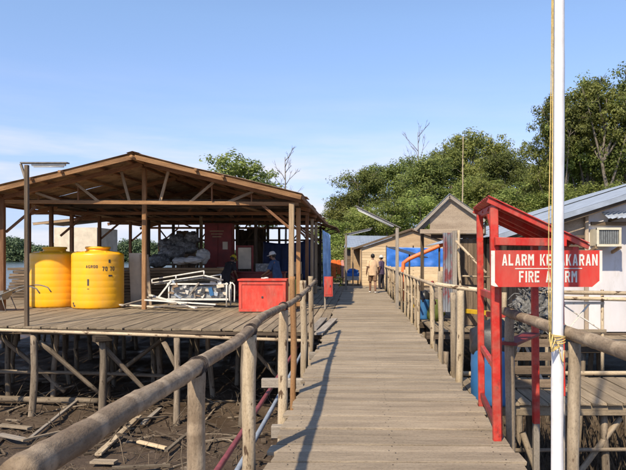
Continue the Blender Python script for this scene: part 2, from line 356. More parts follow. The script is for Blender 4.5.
def leaf_mat(name, c1, c2, trans=.45):
    m, nt, b = nodemat(name); lk = nt.links.new
    at = N(nt, 'ShaderNodeAttribute', attribute_name='tint')
    r = ramp(nt, [(0, c1), (1, c2)]); lk(at.outputs['Fac'], r.inputs['Fac'])
    oi = N(nt, 'ShaderNodeObjectInfo'); mr = N(nt, 'ShaderNodeMapRange'); mr.inputs['To Min'].default_value = .75; mr.inputs['To Max'].default_value = 1.3; lk(oi.outputs['Random'], mr.inputs['Value'])
    hs = N(nt, 'ShaderNodeHueSaturation'); lk(mr.outputs[0], hs.inputs['Value']); lk(r.outputs['Color'], hs.inputs['Color'])
    wn_ = N(nt, 'ShaderNodeTexWhiteNoise', noise_dimensions='1D'); lk(oi.outputs['Random'], wn_.inputs['W']); m2 = N(nt, 'ShaderNodeMapRange'); m2.inputs['To Min'].default_value = .475; m2.inputs['To Max'].default_value = .515; lk(wn_.outputs['Value'], m2.inputs['Value']); lk(m2.outputs[0], hs.inputs['Hue'])
    lk(hs.outputs['Color'], b.inputs['Base Color']); b.inputs['Roughness'].default_value = .55; b.inputs['Specular IOR Level'].default_value = .3
    tr = N(nt, 'ShaderNodeBsdfTranslucent'); lk(hs.outputs['Color'], tr.inputs['Color'])
    mx = N(nt, 'ShaderNodeMixShader'); mx.inputs[0].default_value = trans; lk(b.outputs[0], mx.inputs[1]); lk(tr.outputs[0], mx.inputs[2])
    lk(mx.outputs[0], nt.nodes['Material Output'].inputs['Surface']); return m
M_['leaf'] = leaf_mat('mangrove_leaf', (.10, .135, .028), (.29, .33, .085))
M_['leaf_light'] = leaf_mat('light_leaf', (.13, .175, .042), (.34, .38, .11))
M_['leaf_dark'] = leaf_mat('dark_leaf', (.075, .105, .025), (.22, .255, .07))
M_['bark'] = wood('bark', (.11, .09, .07), (.30, .26, .21), None, .5, .2, (2, 12, 12), .4)
M_['twig'] = wood('dry_twig', (.07, .05, .034), (.19, .145, .10), None, .4, .3, (2, 12, 12), .2)
M_['far_leaf'] = leaf_mat('far_leaf', (.05, .08, .04), (.10, .13, .06), .2)

# ================================================================== SETTING
# ---- ground: tidal mud under everything, sea beyond
def ground_z(x, y):
    z = -2.12 + .16*mnoise.noise(Vector((x*.35, y*.35, 3))) + .07*mnoise.noise(Vector((x*1.3, y*1.3, 7))) + .035*mnoise.noise(Vector((x*3.7, y*3.7, 1)))
    if x < -24: z -= min(1.2, (-24-x)*.12)
    if x < -9 and y > 30: z -= min(1.2, (y-30)*.2)
    if x > 3 and y > 8: z += min(1.0, (x-3)*.06)
    if y > 40 and x > -14: z += min(1.4, (y-40)*.07)
    elif y > 36: z -= min(1.0, (y-36)*.1)
    return z
def axis(segs):
    out = []
    for a, b, n in segs: out += [a+(b-a)*i/n for i in range(n)]
    return out+[segs[-1][1]]
gx = axis([(-70, -14, 14), (-14, 8, 150), (8, 70, 26)]); gy = axis([(-25, 4, 10), (4, 20, 120), (20, 45, 45), (45, 150, 26)])
m = MB(); w = len(gx)
m.add([(x, y, ground_z(x, y)) for y in gy for x in gx], [(j*w+i, j*w+i+1, (j+1)*w+i+1, (j+1)*w+i) for j in range(len(gy)-1) for i in range(w-1)])
tag(m.build('mud_ground', M_['mud'], smooth=True, M=Matrix.Identity(4)), kind='structure')
m = MB(); m.add([(-4000, -400, -2.75), (4000, -400, -2.75), (4000, 5000, -2.75), (-4000, 5000, -2.75)], [(0, 1, 2, 3)])
tag(m.build('sea', M_['sea'], M=Matrix.Identity(4)), kind='structure')

# ---- boardwalk: planks across the walk, each its own piece
DX0, DX1 = -0.71, 1.29
walk = struct('boardwalk', (0.29, 10, 0))
def plank_mesh(name, l, w, t, mat, g, nails=()):
    m = MB(); n = 5; vs = []; c = .003
    for i in range(n+1):
        x = -l/2+l*i/n
        a = -w/2+g.uniform(0, .007); b = w/2-g.uniform(0, .007); z = g.uniform(-.003, .003)
        sk = g.uniform(-.012, .012) if i in (0, n) else 0
        vs += [(x, a, -t), (x, b, -t), (x+sk, b, z-c), (x+sk, b-c, z), (x-sk, a+c, z), (x-sk, a, z-c)]
    fs = [(i*6+j, (i+1)*6+j, (i+1)*6+(j+1) % 6, i*6+(j+1) % 6) for i in range(n) for j in range(6)]
    fs = [tuple(reversed(f)) for f in fs]+[tuple(reversed(range(6))), tuple(range(n*6, n*6+6))]
    m.add(vs, fs)
    if nails:
        m.m = 1
        for x in nails:
            for s_ in (-1, 1):
                cx = x+g.uniform(-.02, .02); cy = s_*w*.27+g.uniform(-.015, .015); m.add([(cx+.0065*math.cos(k*1.047), cy+.0065*math.sin(k*1.047), .0045) for k in range(6)], [tuple(range(6))])
    return m.mesh(name, [mat, M_['rust_nail']] if nails else mat)
M_['rust_nail'] = paint('nail_head', (.035, .022, .016), .7)
g = random.Random(3)
variants = [(w_, plank_mesh('plank', g.uniform(1.97, 2.05), w_, .032, M_['deck'], g, (-.84, 0, .84))) for w_ in (.165, .18, .195, .205, .22, .235, .25, .19)]
y = -1.6; cnt = 0
while y < 35.5 and cnt < 300:
    w_, me = g.choice(variants)
    Mx = Matrix.Translation((.29+g.uniform(-.04, .04), y+w_/2, g.uniform(-.009, .006))) @ Matrix.Rotation(R(-1.3)+g.uniform(-.004, .004), 4, 'Z') @ Matrix.Rotation(g.uniform(-.012, .012), 4, 'X') @ Matrix.Rotation(g.choice((0, math.pi)) if False else g.uniform(-.003, .003), 4, 'Y')
    if g.random() < .5: Mx = Mx @ Matrix.Rotation(math.pi, 4, 'Z')
    link('plank', me, walk, Mx); y += w_+g.choice((.006, .009, .011, .014, .022)); cnt += 1
for x in (-.55, .29, 1.13):
    yy = -1.6
    while yy < 35: beam('stringer', (x, yy, -.115), (x, min(yy+4.5, 35.4), -.115), .08, .15, M_['beam_old'], walk); yy += 4.52
yy = -1.0; k = 0
while yy < 35:
    beam('bearer', (-.92-(.5 if k % 3 == 1 else 0), yy, -.262), (1.50, yy, -.262), .10, .135, M_['greywood'], walk, jit=.01)
    for x in (-.62, 1.2): log('pile', [(x+g.uniform(-.05, .05), yy+.11, -2.6), (x, yy+.11, -.20)], .065, .055, M_['pile'], walk, 8, .5, wob=.02)
    yy += 2.5; k += 1

# ---- big timber platform on the left
plat = struct('timber_platform', (-6, 22, 0))
def y_front(x): return 13.25+(-1.0-x)*.118
pv = [(w_, plank_mesh('plank', 5.1, w_, .04, M_['plat'], g)) for w_ in (.19, .2, .21, .22, .24)]
x = -16.2
while x < -.98:
    w_, me = g.choice(pv); yb = y_front(x)+g.uniform(-.07, .07); first = True
    while yb < 33.6:
        Mx = Matrix.Translation((x+w_/2, yb+2.55, g.uniform(-.006, .004)+(-.002))) @ Matrix.Rotation(R(90)+g.uniform(-.004, .004), 4, 'Z') @ Matrix.Rotation(g.uniform(-.01, .01), 4, 'X')
        link('plank', me, plat, Mx); yb += 5.115
    x += w_+g.choice((.004, .008, .012, .02))
for i, yy in enumerate((13.75, 15.6, 17.6, 19.6, 22, 24.5, 27, 30, 33)):
    o = .0 if i else 1
    a = V(-16.2, y_front(-16.2)+.25 if o else yy, -.13); b = V(-.86, y_front(-.86)+.25 if o else yy, -.13)
    beam('joist', a, b, .10, .17, M_['beam_old'], plat, jit=.008)
log('edge_pole', [(-16.2, y_front(-16.2)-.1, -.02), (-11.9, y_front(-11.9)-.10, -.03), (-6, y_front(-6)-.10, -.115), (-2.9, y_front(-2.9)-.10, -.175), (-.95, y_front(-.95)-.1, -.215)], .04, .036, M_['pale'], plat, 8, .6)
beam('edge_plank', (-16.2, y_front(-16.2)-.045, -.075), (-.9, y_front(-.9)-.045, -.085), .035, .065, M_['beam_old'], plat)
# raised grey gangplanks along the boardwalk edge
for a, b in (((-.80, 12.3, .045), (-.60, 15.2, .055)), ((-.96, 12.9, .05), (-.86, 15.3, .06))):
    beam('gangplank', a, b, .17, .04, M_['greywood'], plat)
gp = random.Random(11)
for (px, yy, zz, rr) in ((33, 14.0, -2.35, .085), (102, 13.75, -2.35, .088), (176, 13.5, -2.5, .075), (243, 13.3, -2.4, .08), (-20, 14.2, -2.3, .08)):
    xx = (px-358)/609*yy
    log('pile', [(xx-.05, yy, zz), (xx+.03, yy, -1.2), (xx, yy+.02, -.2)], rr, rr*.9, M_['pile'], plat, 10, .25, wob=.05)
for row, yy in enumerate((15.7, 17.6, 19.6, 22, 24.5, 27, 30, 33)):
    for xx in [-15.6+1.3*i+(.5 if row % 2 else 0) for i in range(11)]:
        a = gp.uniform(-.25, .25)
        log('pile', [(xx+a, yy+.1, -2.5), (xx, yy+.1, -.2)], .075, .065, M_['pile'], plat, 7, .5, wob=.06)
for (a, b) in (((-7.4, 14.15, -.35), (-6.2, 14.75, -1.75)), ((-5.95, 13.9, -.3), (-4.9, 14.6, -1.8)), ((-4.35, 13.65, -.3), (-3.9, 13.8, -1.3)), ((-9.2, 15.6, -.4), (-7.6, 15.8, -1.9)), ((-6.6, 15.6, -1.7), (-4.9, 15.75, -.4)), ((-3.0, 15.6, -.4), (-1.9, 15.7, -1.7))):
    log('brace', [a, b], .06, .05, M_['pile'], plat, 8, .4, wob=.02)
log('cross_pole', [(-10.6, 15.2, -1.25), (-7, 15.35, -1.32), (-4.2, 15.3, -1.42)], .05, .045, M_['pile'], plat, 8, .5, wob=.03)
log('cross_pole', [(-10.0, 15.4, -1.98), (-6.35, 14.9, -1.92)], .085, .075, M_['pile'], plat, 8, .4, wob=.04)
beam('pile_cap', (-5.9, 13.6, -.23), (-5.62, 13.85, -.24), .2, .14, M_['beam_old'], plat)

# ---- low side platform on the right, reached from the walk
side = struct('side_platform', (5, 10, -.35))
sv = [(w_, plank_mesh('plank', 1.75, w_, .035, M_['plat'], g)) for w_ in (.16, .18, .2)]
x = 1.42
while x < 9.5:
    w_, me = g.choice(sv); link('plank', me, side, Matrix.Translation((x+w_/2, 9.0+g.uniform(-.03, .03)-(.0), -.35+g.uniform(-.006, .003))) @ Matrix.Rotation(R(90)+g.uniform(-.01, .01), 4, 'Z')); x += w_+.012
for yy in (8.22, 9.0, 9.75): beam('joist', (1.4, yy, -.465), (9.5, yy, -.465), .08, .14, M_['beam_old' if yy > 8.5 else 'plat'], side)
log('edge_pole', [(1.5, 9.9, -.30), (9.5, 9.95, -.28)], .04, .035, M_['pale'], side, 8, .8)
for xx in (1.6, 2.75, 3.35, 4.6, 5.9):
    for yy in (8.35, 9.7): log('pile', [(xx+gp.uniform(-.15, .15), yy, -2.5), (xx, yy, -.5)], .06, .055, M_['pile'], side, 8, .4, wob=.04)
for (a, b) in (((2.6, 8.3, -1.9), (3.6, 8.35, -.6)), ((4.7, 8.3, -.6), (5.7, 8.35, -1.8)), ((2.2, 8.15, -.75), (2.62, 8.0, -2.0))):
    log('brace', [a, b], .045, .04, M_['greypole'], side, 8, .4)
log('cross_pole', [(2.0, 8.25, -1.02), (6.5, 8.3, -1.0)], .03, .025, M_['pile'], side, 6, .8)

# ---- platform that carries the houses on the right and the landing at the far end
back = struct('house_platform', (5, 18, 0))
bv = [(w_, plank_mesh('plank', 4.0, w_, .035, M_['plat'], g)) for w_ in (.19, .22)]
bv2 = [(w_, plank_mesh('plank', 2.1, w_, .035, M_['plat'], g)) for w_ in (.19, .22)]
x = 1.62
while x < 4.2:
    w_, me = g.choice(bv2); link('plank', me, back, Matrix.Translation((x+w_/2, 14.35, g.uniform(-.006, .003)-.004)) @ Matrix.Rotation(R(90), 4, 'Z')); x += w_+.012
for x0, x1, y0 in ((4.3, 9.6, 11.4), (1.62, 9.6, 15.415), (1.62, 7, 19.43), (1.62, 6, 23.445), (1.62, 6, 27.46), (1.62, 6, 31.475)):
    x = x0
    while x < x1:
        w_, me = g.choice(bv); link('plank', me, back, Matrix.Translation((x+w_/2, y0+2, g.uniform(-.006, .003)-.004)) @ Matrix.Rotation(R(90), 4, 'Z')); x += w_+.012
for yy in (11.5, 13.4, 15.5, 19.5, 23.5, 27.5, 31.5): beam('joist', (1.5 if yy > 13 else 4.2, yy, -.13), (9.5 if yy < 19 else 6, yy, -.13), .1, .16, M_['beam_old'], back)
for xx in (1.7, 3.0, 4.3, 5.2, 6.1, 7.4, 8.7):
    for yy in (11.65, 13.5, 15.6, 19.6):
        log('pile', [(xx+gp.uniform(-.15, .15), yy, -2.4), (xx, yy, -.2)], .06, .055, M_['pile'], back, 7, .5, wob=.05)
for i in range(9):
    xx = 3.0+i*.7; log('brace', [(xx, 11.6, gp.uniform(-1.6, -.9)), (xx+gp.uniform(-.8, .8), 11.7, -.2)], .03, .03, M_['pile'], back, 6, .6)
land = struct('far_landing', (-1, 36, 0))
for i in range(18):
    x = -4.6+i*.2
    if x < -.9: beam('plank', (x, 31.2, -.02), (x, 38, -.02), .19, .035, M_['plat'], land)
for i in range(22): beam('plank', (-1.0, 35.7+i*.18, -.02), (6, 35.7+i*.18, -.02), .165, .035, M_['plat'], land)

# ================================================================== RAILINGS
lrail = thing('walkway_railing', (-.85, 6, -2), 'rough log handrail on bark-mottled posts along the left edge of the boardwalk', 'railing')
def RX(px, py): Y = .85*609/(358-px); return Vector((-.85, Y, EYE-(py-257)*Y/609))
log('handrail', [RX(15, 475), RX(54, 452.5), RX(87, 433), RX(122, 411), RX(174, 381), RX(203, 362), RX(233, 344), RX(250, 330), RX(261, 318), RX(276, 310), RX(294, 301), V(-.85, 10.3, 1.06), V(-.86, 12.35, 1.13)], .044, .031, M_['rail'], lrail, 16, .045, .05, .004, seed=5)
for (Y, top, r, mt, lean) in ((3.2, 1.01, .045, 'rail', .012), (4.78, .99, .052, 'pale', -.03), (6.9, 1.0, .055, 'pale', .0), (8.62, 1.32, .042, 'brownpole', .05), (10.35, 1.20, .055, 'pale', .02), (12.0, 1.22, .05, 'pale', .0)):
    dx = 0 if top < 1.1 else -.075
    log('post', [(-.85+dx-lean, Y-.02, -2.4), (-.85+dx+lean*.3, Y+.01, -.6), (-.85+dx, Y, top)], r*1.12, r, M_[mt], lrail, 12, .1, 0, .018)
for Y in (3.2, 4.78, 6.9, 8.62, 10.35, 12.0):                  # rusty wire lashings
    zz = {3.2: 1.02, 4.78: 1.02, 6.9: 1.035, 8.62: 1.02, 10.35: 1.06, 12.0: 1.11}[Y]; m = MB()
    for k in range(4): m.tube([V(-.85+(.046+.003*k)*math.cos(a), Y+.02*(k-1.5)+.02*math.sin(2*a), zz+(.046+.003*k)*math.sin(a)) for a in np.linspace(0, 2*math.pi, 16)], .0028, 5, False)
    m.build('wire_lashing', M_['rust_nail'], lrail, True)
rrail = thing('walkway_railing', (1.45, 5, -2), 'short pole handrail behind the white flagpole on the right edge', 'railing')
log('handrail', [V(1.45, 2.2, 1.09), V(1.45, 3.3, 1.085), V(1.445, 4.6, 1.075), V(1.45, 6.02, 1.065)], .046, .042, M_['rail'], rrail, 14, .05, .05, .004)
for (Y, r) in ((4.1, .041), (5.82, .044), (2.5, .045)): log('post', [(1.47, Y, -2.4), (1.455, Y, -.5), (1.45, Y, 1.03)], r*1.1, r, M_['greypole'], rrail, 12, .12, 0, .015)
frail = thing('walkway_railing', (1.45, 20, -2), 'pale picket railing on the right from the hut to the far house', 'railing')
log('handrail', [V(1.45, 10.6, 1.07), V(1.46, 15.3, 1.06), V(1.44, 22, 1.08), V(1.45, 33, 1.06)], .038, .03, M_['pale'], frail, 8, .5, 0, .01)
log('low_rail', [V(1.5, 15.2, .52), V(1.5, 33, .52)], .025, .025, M_['pale'], frail, 6, 1)
gg = random.Random(5)
for px, tall in ((385, .0), (386.5, 0), (388, 0), (390, .1), (391.5, 0), (394, 0), (396, 0), (399, .0), (402, 0), (405, .05), (408, 0), (411.5, .05), (415, 0), (418, 0)):
    Y = 1.45*609/(px-358); log('post', [(1.46+gg.uniform(-.03, .03), Y, -2.3 if Y < 24 else -.3), (1.46, Y, 1.07+tall+gg.uniform(-.05, .1))], .045, .04, M_['pale'], frail, 8, .4, 0, .02)
for (px, top, r, mt) in ((433, 1.05, .05, 'pale'), (441, 1.35, .045, 'greypole')):
    Y = 1.45*609/(px-358); log('post', [(1.47, Y, -2.3), (1.45+gg.uniform(-.03, .03), Y, top)], r*1.1, r, M_[mt], frail, 10, .2, 0, .02)
crail = thing('crossing_rail', (1.75, 9.5, -2), 'pole rail crossing behind the red stand between the two pale posts', 'railing')
log('handrail', [P(436, 284, 9.75), P(458, 287.5, 9.55), P(486, 291, 9.4)], .034, .04, M_['pale'], crail, 10, .2, 0, .006)
log('post', [(1.44, 9.25, -2.3), (1.44, 9.2, 1.06)], .05, .045, M_['greypole'], crail, 10, .2, 0, .03)
log('post', [(1.46, 8.75, -2.3), (1.46, 8.72, 1.12)], .06, .052, M_['pale'], crail, 12, .15, 0, .02)
log('post', [(2.28, 9.55, -.35), (2.28, 9.5, 1.05)], .045, .04, M_['pale'], crail, 10, .2, 0, .02)
brail = thing('porch_railing', (5.4, 11.3, -.35), 'double bamboo rail with white cross braces before the white house', 'railing')
for py0, py1, r in ((292, 293.5, .036), (297.5, 300, .034)): log('rail', [P(536, py0, 11.0), P(650, py1, 11.0)], r, r, M_['pale'], brail, 8, .4, .04, .008)
for px in (548, 604, 650): log('post', [P(px, 345, 11.05)+V(0, .07, -.5), P(px, 290, 11.05)+V(0, .08, 0)], .035, .03, M_['pale'], brail, 8, .4)
for (a, b, c, d) in ((540, 303, 575, 332), (540, 330, 566, 303), (560, 303, 604, 332), (566, 332, 590, 303)):
    beam('brace', P(a, b, 11.16+a*1e-4), P(c, d, 11.16+a*1e-4), .02, .055, M_['white'], brail, up=(0, 1, 0))
beam('bottom_rail', P(530, 331, 11.1), P(606, 331, 11.1), .05, .06, M_['greypole'], brail)
beam('top_rail', P(538, 303, 11.12), P(604, 303, 11.12), .04, .05, M_['white'], brail)

# ================================================================== OPEN SHED (left)
shed = thing('open_shed', (-6.4, 25, 0), 'long open-sided work shed with rusty gable roof on brown posts', 'shed')
RXr, RZ, SL = -6.4, 4.55, .240
EL, ER = -11.7, -1.62
Y0, Y1 = 17.3, 33.2
def rz(x): return RZ-abs(x-RXr)*SL
def corr(u, amp, n): return amp*math.sin(u*n*2*math.pi)
for side_ in (-1, 1):
    xe = EL if side_ < 0 else ER
    yy = Y0; i = 0; wd = .84
    while yy < Y1-.1:
        dy = gg.uniform(-.10, .05) if i else 0; dx = gg.uniform(-.12, .1); lz = (i % 2)*.008+gg.uniform(0, .006)
        def fn(u, v, yy=yy, dx=dx, lz=lz):
            x = RXr+side_*.02+(xe+dx*side_-RXr)*v; sag = -.025*math.sin(v*9.0+yy)-.02*mnoise.noise(Vector((yy*.6, v*3, 0)))
            return Vector((x, yy+u*(wd+.05), rz(x)+.012+lz+corr(u, .012, 8)+sag*.5))
        MB().sheet(fn, 24, 6, .003).build('roof_sheet', M_['rust'], shed)
        yy += wd; i += 1
    # rake boards at the front gable, and a second, slightly lower one
    a = V(RXr+side_*.03, Y0+.06, RZ-.10); b = V(xe, Y0+.06, rz(xe)-.10)
    beam('rake_board', a, b, .035, .13, M_['fascia'], shed, up=(0, 0, 1))
    for k, t in enumerate((.06, .22, .38, .54, .70, .86, .97)):
        x = RXr+(xe-RXr)*t
        pr = -.0 if k not in (2, 3) else -.28
        beam('purlin', (x, Y0+.12+pr-.0, rz(x)-.055+(0 if pr == 0 else .0)), (x, Y1-.1, rz(x)-.055), .075, .07, M_['fascia' if k in (2, 3) else 'beam_red'], shed, up=(0, 0, 1))
MB().sheet(lambda u, v: Vector((RXr+(u-.5)*.36, Y0-.03+v*(Y1-Y0), RZ+.06-abs(u-.5)*.36*.26)), 4, 18, .004).build('ridge_cap', M_['rust'], shed)
log('ridge_pole', [(RXr, Y0-.12, RZ-.12), (RXr, Y1, RZ-.12)], .06, .06, M_['fascia'], shed, 8, 2)
# eave board along the walkway side
beam('eave_board', (ER+.02, Y0+.1, rz(ER)-.09), (ER+.02, Y1, rz(ER)-.09), .03, .12, M_['beam_red'], shed)
# trusses
for i, ty in enumerate((18.25, 21.6, 25, 28.4, 32.6)):
    fr = i == 0; wood_ = M_['beam_red']; yt = ty
    tz0, tz1 = (3.27, 3.15) if fr else (3.16, 3.14)
    beam('tie_beam', (EL+.25, yt, tz0), (ER-.12, yt-(.45 if fr else 0), tz1), .07, .11, M_['fascia'] if fr else wood_, shed)
    for s_ in (-1, 1):
        xe = (EL if s_ < 0 else ER)-s_*.06; yo = -(.45 if fr and s_ > 0 else 0)
        beam('rafter', (RXr+s_*.04, yt-.08, RZ-.17), (xe, yt-.08+yo, rz(xe)-.17), .06, .13, wood_, shed)
        for (x0, x1) in ((.9, .35), (2.1, 1.35), (3.3, 2.45)):
            xa = RXr+s_*x0; xb = RXr+s_*x1; yq = yt+.075+yo*(x0/5)
            za = rz(xa)-.22; zb = tz0+(tz1-tz0)*((xb-EL)/(ER-EL))
            if x0 < 1 and fr: beam('web_brace', (RXr+s_*.72, yq, rz(RXr+.72)-.2), (RXr+s_*.46, yq, zb), .04, .085, M_['beam_tan'], shed)
            else: beam('web_brace', (xa, yq, za), (xb, yq, zb), .04, .08, M_['beam_tan'] if fr else wood_, shed)
            if x0 > 1: beam('web_post', (xa-s_*.06, yq+.05, za), (xa-s_*.06, yq+.05, zb), .04, .06, wood_, shed)
    # knee braces
    for xk, s_ in ((-1.85, -1), (-10.6, 1)):
        beam('knee_brace', (xk+s_*.04, yt+.02-(.45 if fr and xk > -5 else 0), 2.35), (xk+s_*.95, yt+.02-(.4 if fr and xk > -5 else 0), 3.12), .045, .075, wood_, shed)
def spost(x, y, top, w_=.11, mt='beam_red', z0=0): beam('post', (x, y, z0+.004), (x+gg.uniform(-.02, .02), y, top), w_, w_, M_[mt], shed)
spost(-6.53, 18.6, 4.30, .125, 'fascia'); spost(-1.93, 17.6, 3.14, .15, 'beam_tan')
for yy, w_, mt in ((18.95, .13, 'brownpole'), (22, .12, 'beam_red'), (24.4, .12, 'beam_tan'), (26.7, .12, 'beam_tan'), (30, .12, 'beam_old'), (32.5, .12, 'beam_old')): spost(-1.85, yy, 3.12, w_, mt)
for yy in (18.2, 19.6, 21.1, 22.6, 25, 28.4, 32.6): spost(-10.62, yy, 3.38, .14 if yy < 20 else .12, 'beam_red')
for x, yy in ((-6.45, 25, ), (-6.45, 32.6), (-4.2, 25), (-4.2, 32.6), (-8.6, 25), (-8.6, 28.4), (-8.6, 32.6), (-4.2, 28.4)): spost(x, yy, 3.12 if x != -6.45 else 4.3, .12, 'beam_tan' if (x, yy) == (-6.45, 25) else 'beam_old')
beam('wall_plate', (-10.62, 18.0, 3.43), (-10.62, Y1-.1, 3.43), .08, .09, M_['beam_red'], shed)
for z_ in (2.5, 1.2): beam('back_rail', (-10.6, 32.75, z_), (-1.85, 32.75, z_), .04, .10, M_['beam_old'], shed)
for i in range(7):
    x = -10+i*1.25; s_ = 1 if i % 2 else -1
    beam('back_brace', (x, 32.83, 2.2), (x+s_*.7, 32.83, 3.1), .04, .07, M_['beam_old'], shed)
# little awning at the far corner of the eave
MB().sheet(lambda u, v: Vector((-1.72+.75*u, 28.6+4.9*v, 3.24-.26*u+corr(v, .012, 20))), 3, 60, .003).build('awning_sheet', M_['rust'], shed)
beam('awning_beam', (-1.05, 28.8, 2.96), (-1.05, 33.4, 2.96), .05, .07, M_['beam_old'], shed)
for yy in (29.0, 33.2): beam('awning_arm', (-1.9, yy, 2.75), (-1.0, yy, 2.98), .05, .06, M_['beam_old'], shed)

# boarded parts of the back wall, and boards added overhead to darken the roof
for x0, x1, top in ((-14.2, -11.2, 2.0), (-9.7, -8.75, 3.0), (-8.2, -6.6, 2.55), (-6.5, -5.0, 3.1), (-4.9, -3.9, 1.75), (-3.9, -2.0, 2.35)):
    if x0 < -11: continue
    x = x0
    while x < x1:
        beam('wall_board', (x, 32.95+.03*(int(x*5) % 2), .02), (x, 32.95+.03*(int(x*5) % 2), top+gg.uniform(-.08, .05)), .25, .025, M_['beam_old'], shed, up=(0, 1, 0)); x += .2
for i in range(26):
    x = gg.uniform(-10, -2.4); yy = gg.uniform(19.5, 24); beam('shade_board', (x, yy, 3.225+.05*(i % 3)), (x+gg.uniform(-.8, .8), yy+gg.uniform(4, 7), 3.225+.05*(i % 3)), gg.uniform(.12, .25), .03, M_['beam_old' if i % 3 else 'lumber'], shed)
for i in range(16):
    y_ = 18.6+.9*i; beam('ceiling_joist', (-10.5, y_, 3.33), (-2.0, y_, 3.33), .05, .07, M_['beam_old'], shed)

# ================================================================== STROKE LETTERS
def glyph(ch):
    T = .2                                                 # stroke, on a 0.66 x 1 cell
    def b(x0, y0, x1, y1): return [(x0, y0), (x1, y0), (x1, y1), (x0, y1)]
    G = {
     'A': [[(0, 0), (T, 0), (.40, 1), (.22, 1)], [(.46, 0), (.66, 0), (.44, 1), (.40, .97), (.33, .85)], b(.22, .22, .44, .36)],
     'L': [b(0, 0, T, 1), b(T, 0, .58, .19)],
     'R': [b(0, 0, T, 1), b(T, .81, .5, 1), b(T, .42, .5, .58), b(.44, .52, .64, .9), [(.28, .42), (.46, .42), (.66, 0), (.45, 0)]],
     'M': [b(0, 0, T, 1), b(.52, 0, .72, 1), [(T, 1), (T, .66), (.36, .40), (.36, .72)], [(.52, 1), (.36, .72), (.36, .40), (.52, .66)]],
     'K': [b(0, 0, T, 1), [(T, .42), (.44, 1), (.66, 1), (.3, .46)], [(.24, .56), (.36, .64), (.66, 0), (.45, 0)]],
     'E': [b(0, 0, T, 1), b(T+.03, .81, .58, 1), b(T+.03, .42, .52, .59), b(T+.03, 0, .58, .19)],
     'F': [b(0, 0, T, 1), b(T+.03, .81, .58, 1), b(T+.03, .42, .52, .59)],
     'B': [b(0, 0, T, 1), b(T+.03, .82, .5, 1), b(T+.03, .42, .5, .58), b(T+.03, 0, .5, .18), b(.46, .55, .63, .92), b(.46, .08, .65, .46)],
     'N': [b(0, 0, T, 1), b(.48, 0, .68, 1), [(T, 1), (T, .66), (.48, 0), (.48, .34)]],
     'I': [b(0, 0, T, 1)],
     'G': [b(0, .1, T, .9), b(.1, .82, .6, 1), b(.1, 0, .6, .18), b(.44, .1, .64, .5), b(.34, .4, .6, .52)],
     'O': [b(0, .1, T, .9), b(.44, .1, .64, .9), b(.08, .82, .56, 1), b(.08, 0, .56, .18)],
     '7': [b(0, .82, .62, 1), [(.38, .82), (.6, .82), (.34, 0), (.12, 0)]],
     '0': [b(0, .1, T, .9), b(.44, .1, .64, .9), b(.08, .82, .56, 1), b(.08, 0, .56, .18)],
    }
    return G[ch], {'I': .2, 'M': .72, 'N': .68}.get(ch, .64)

# ================================================================== FIRE ALARM STAND
st = thing('fire_alarm_stand', (1.55, 6, 0), 'red timber fire alarm stand with sloping red roof and lettered sign', 'alarm stand')
Bp, Ap, Cp, Dp = V(1.215, 5.32, 0), V(1.345, 6.63, 0), V(1.93, 6.6, 0), V(1.84, 5.40, 0)
beam('leg', Bp+V(0, 0, -.02), Bp+V(-.03, 0, 2.03), .07, .06, M_['red'], st)
beam('leg', Bp+V(.045, .09, -.06), Bp+V(.035, .09, 1.4), .04, .05, M_['red'], st)
beam('leg', Ap+V(0, 0, -.02), Ap+V(-.02, 0, 2.06), .065, .06, M_['red'], st)
lc = beam('leg', Cp+V(0, 0, -.2), Cp+V(-.02, 0, 1.72), .07, .07, M_['red'], st)
beam('leg_foot', Cp+V(.0, 0, -2.3), Cp+V(0, 0, -.202), .066, .066, M_['greywood'], lc)
ld = beam('leg', Dp+V(0, .1, .35), Dp+V(-.02, .1, 1.72), .055, .055, M_['red'], st)
beam('leg_foot', Dp+V(.0, .1, -2.3), Dp+V(0, .1, .348), .05, .05, M_['greywood'], ld)
# lean-to roof: high edge over the two inner legs, low edge over the water side
h0, h1, l1, l0 = V(1.125, 5.25, 2.13), V(1.31, 6.95, 2.16), V(2.18, 6.9, 1.745), V(2.00, 5.25, 1.72)
def roof_pt(u, v, dz=0):
    a = h0.lerp(l0, u); b = h1.lerp(l1, u); p = a.lerp(b, v); return p+V(0, 0, dz+.008*math.sin(v*2*math.pi*11)+.006*mnoise.noise(Vector((u*6, v*5, 0))))
MB().sheet(lambda u, v: roof_pt(u, v), 6, 66, .006).build('roof_sheet', M_['red'], st)
beam('rake_board', h0+V(.0, .03, -.036), l0+V(0, .03, -.034), .02, .045, M_['red'], st)
beam('rake_board', h1+V(.0, -.03, -.036), l1+V(0, -.03, -.034), .02, .045, M_['red'], st)
beam('high_rafter', h0+V(.10, .06, -.085), h1+V(.07, -.06, -.085), .05, .07, M_['red'], st)
beam('low_rafter', l0+V(-.1, .06, -.06), l1+V(-.1, -.06, -.06), .05, .06, M_['red'], st)
for v in (.35, .65): beam('rafter', roof_pt(.06, v, -.045), roof_pt(.94, v, -.045), .04, .05, M_['red'], st)
beam('cross_bar', V(1.18, 5.255, 1.735), V(1.80, 5.28, 1.725), .05, .07, M_['red'], st)
beam('side_bar', Bp+V(-.01, .05, 1.25), Ap+V(0, -.04, 1.22), .04, .07, M_['red'], st)
beam('side_bar', Bp+V(-.0, .05, .62), Ap+V(0, -.04, .62), .04, .06, M_['red'], st)
beam('side_bar', Bp+V(.0, .05, .12), Ap+V(0, -.04, .10), .04, .06, M_['red_dark'], st)
beam('side_bar', Ap+V(.05, .0, .98), Cp+V(0, .0, .95), .04, .06, M_['red'], st)
beam('bracket', Bp+V(.04, .06, 2.0-.42), Bp+V(-.06, .06, 1.98), .04, .05, M_['red'], st)
beam('shelf_plank', V(1.42, 5.75, .78), V(1.86, 6.5, .78), .16, .03, M_['red_dark'], st)
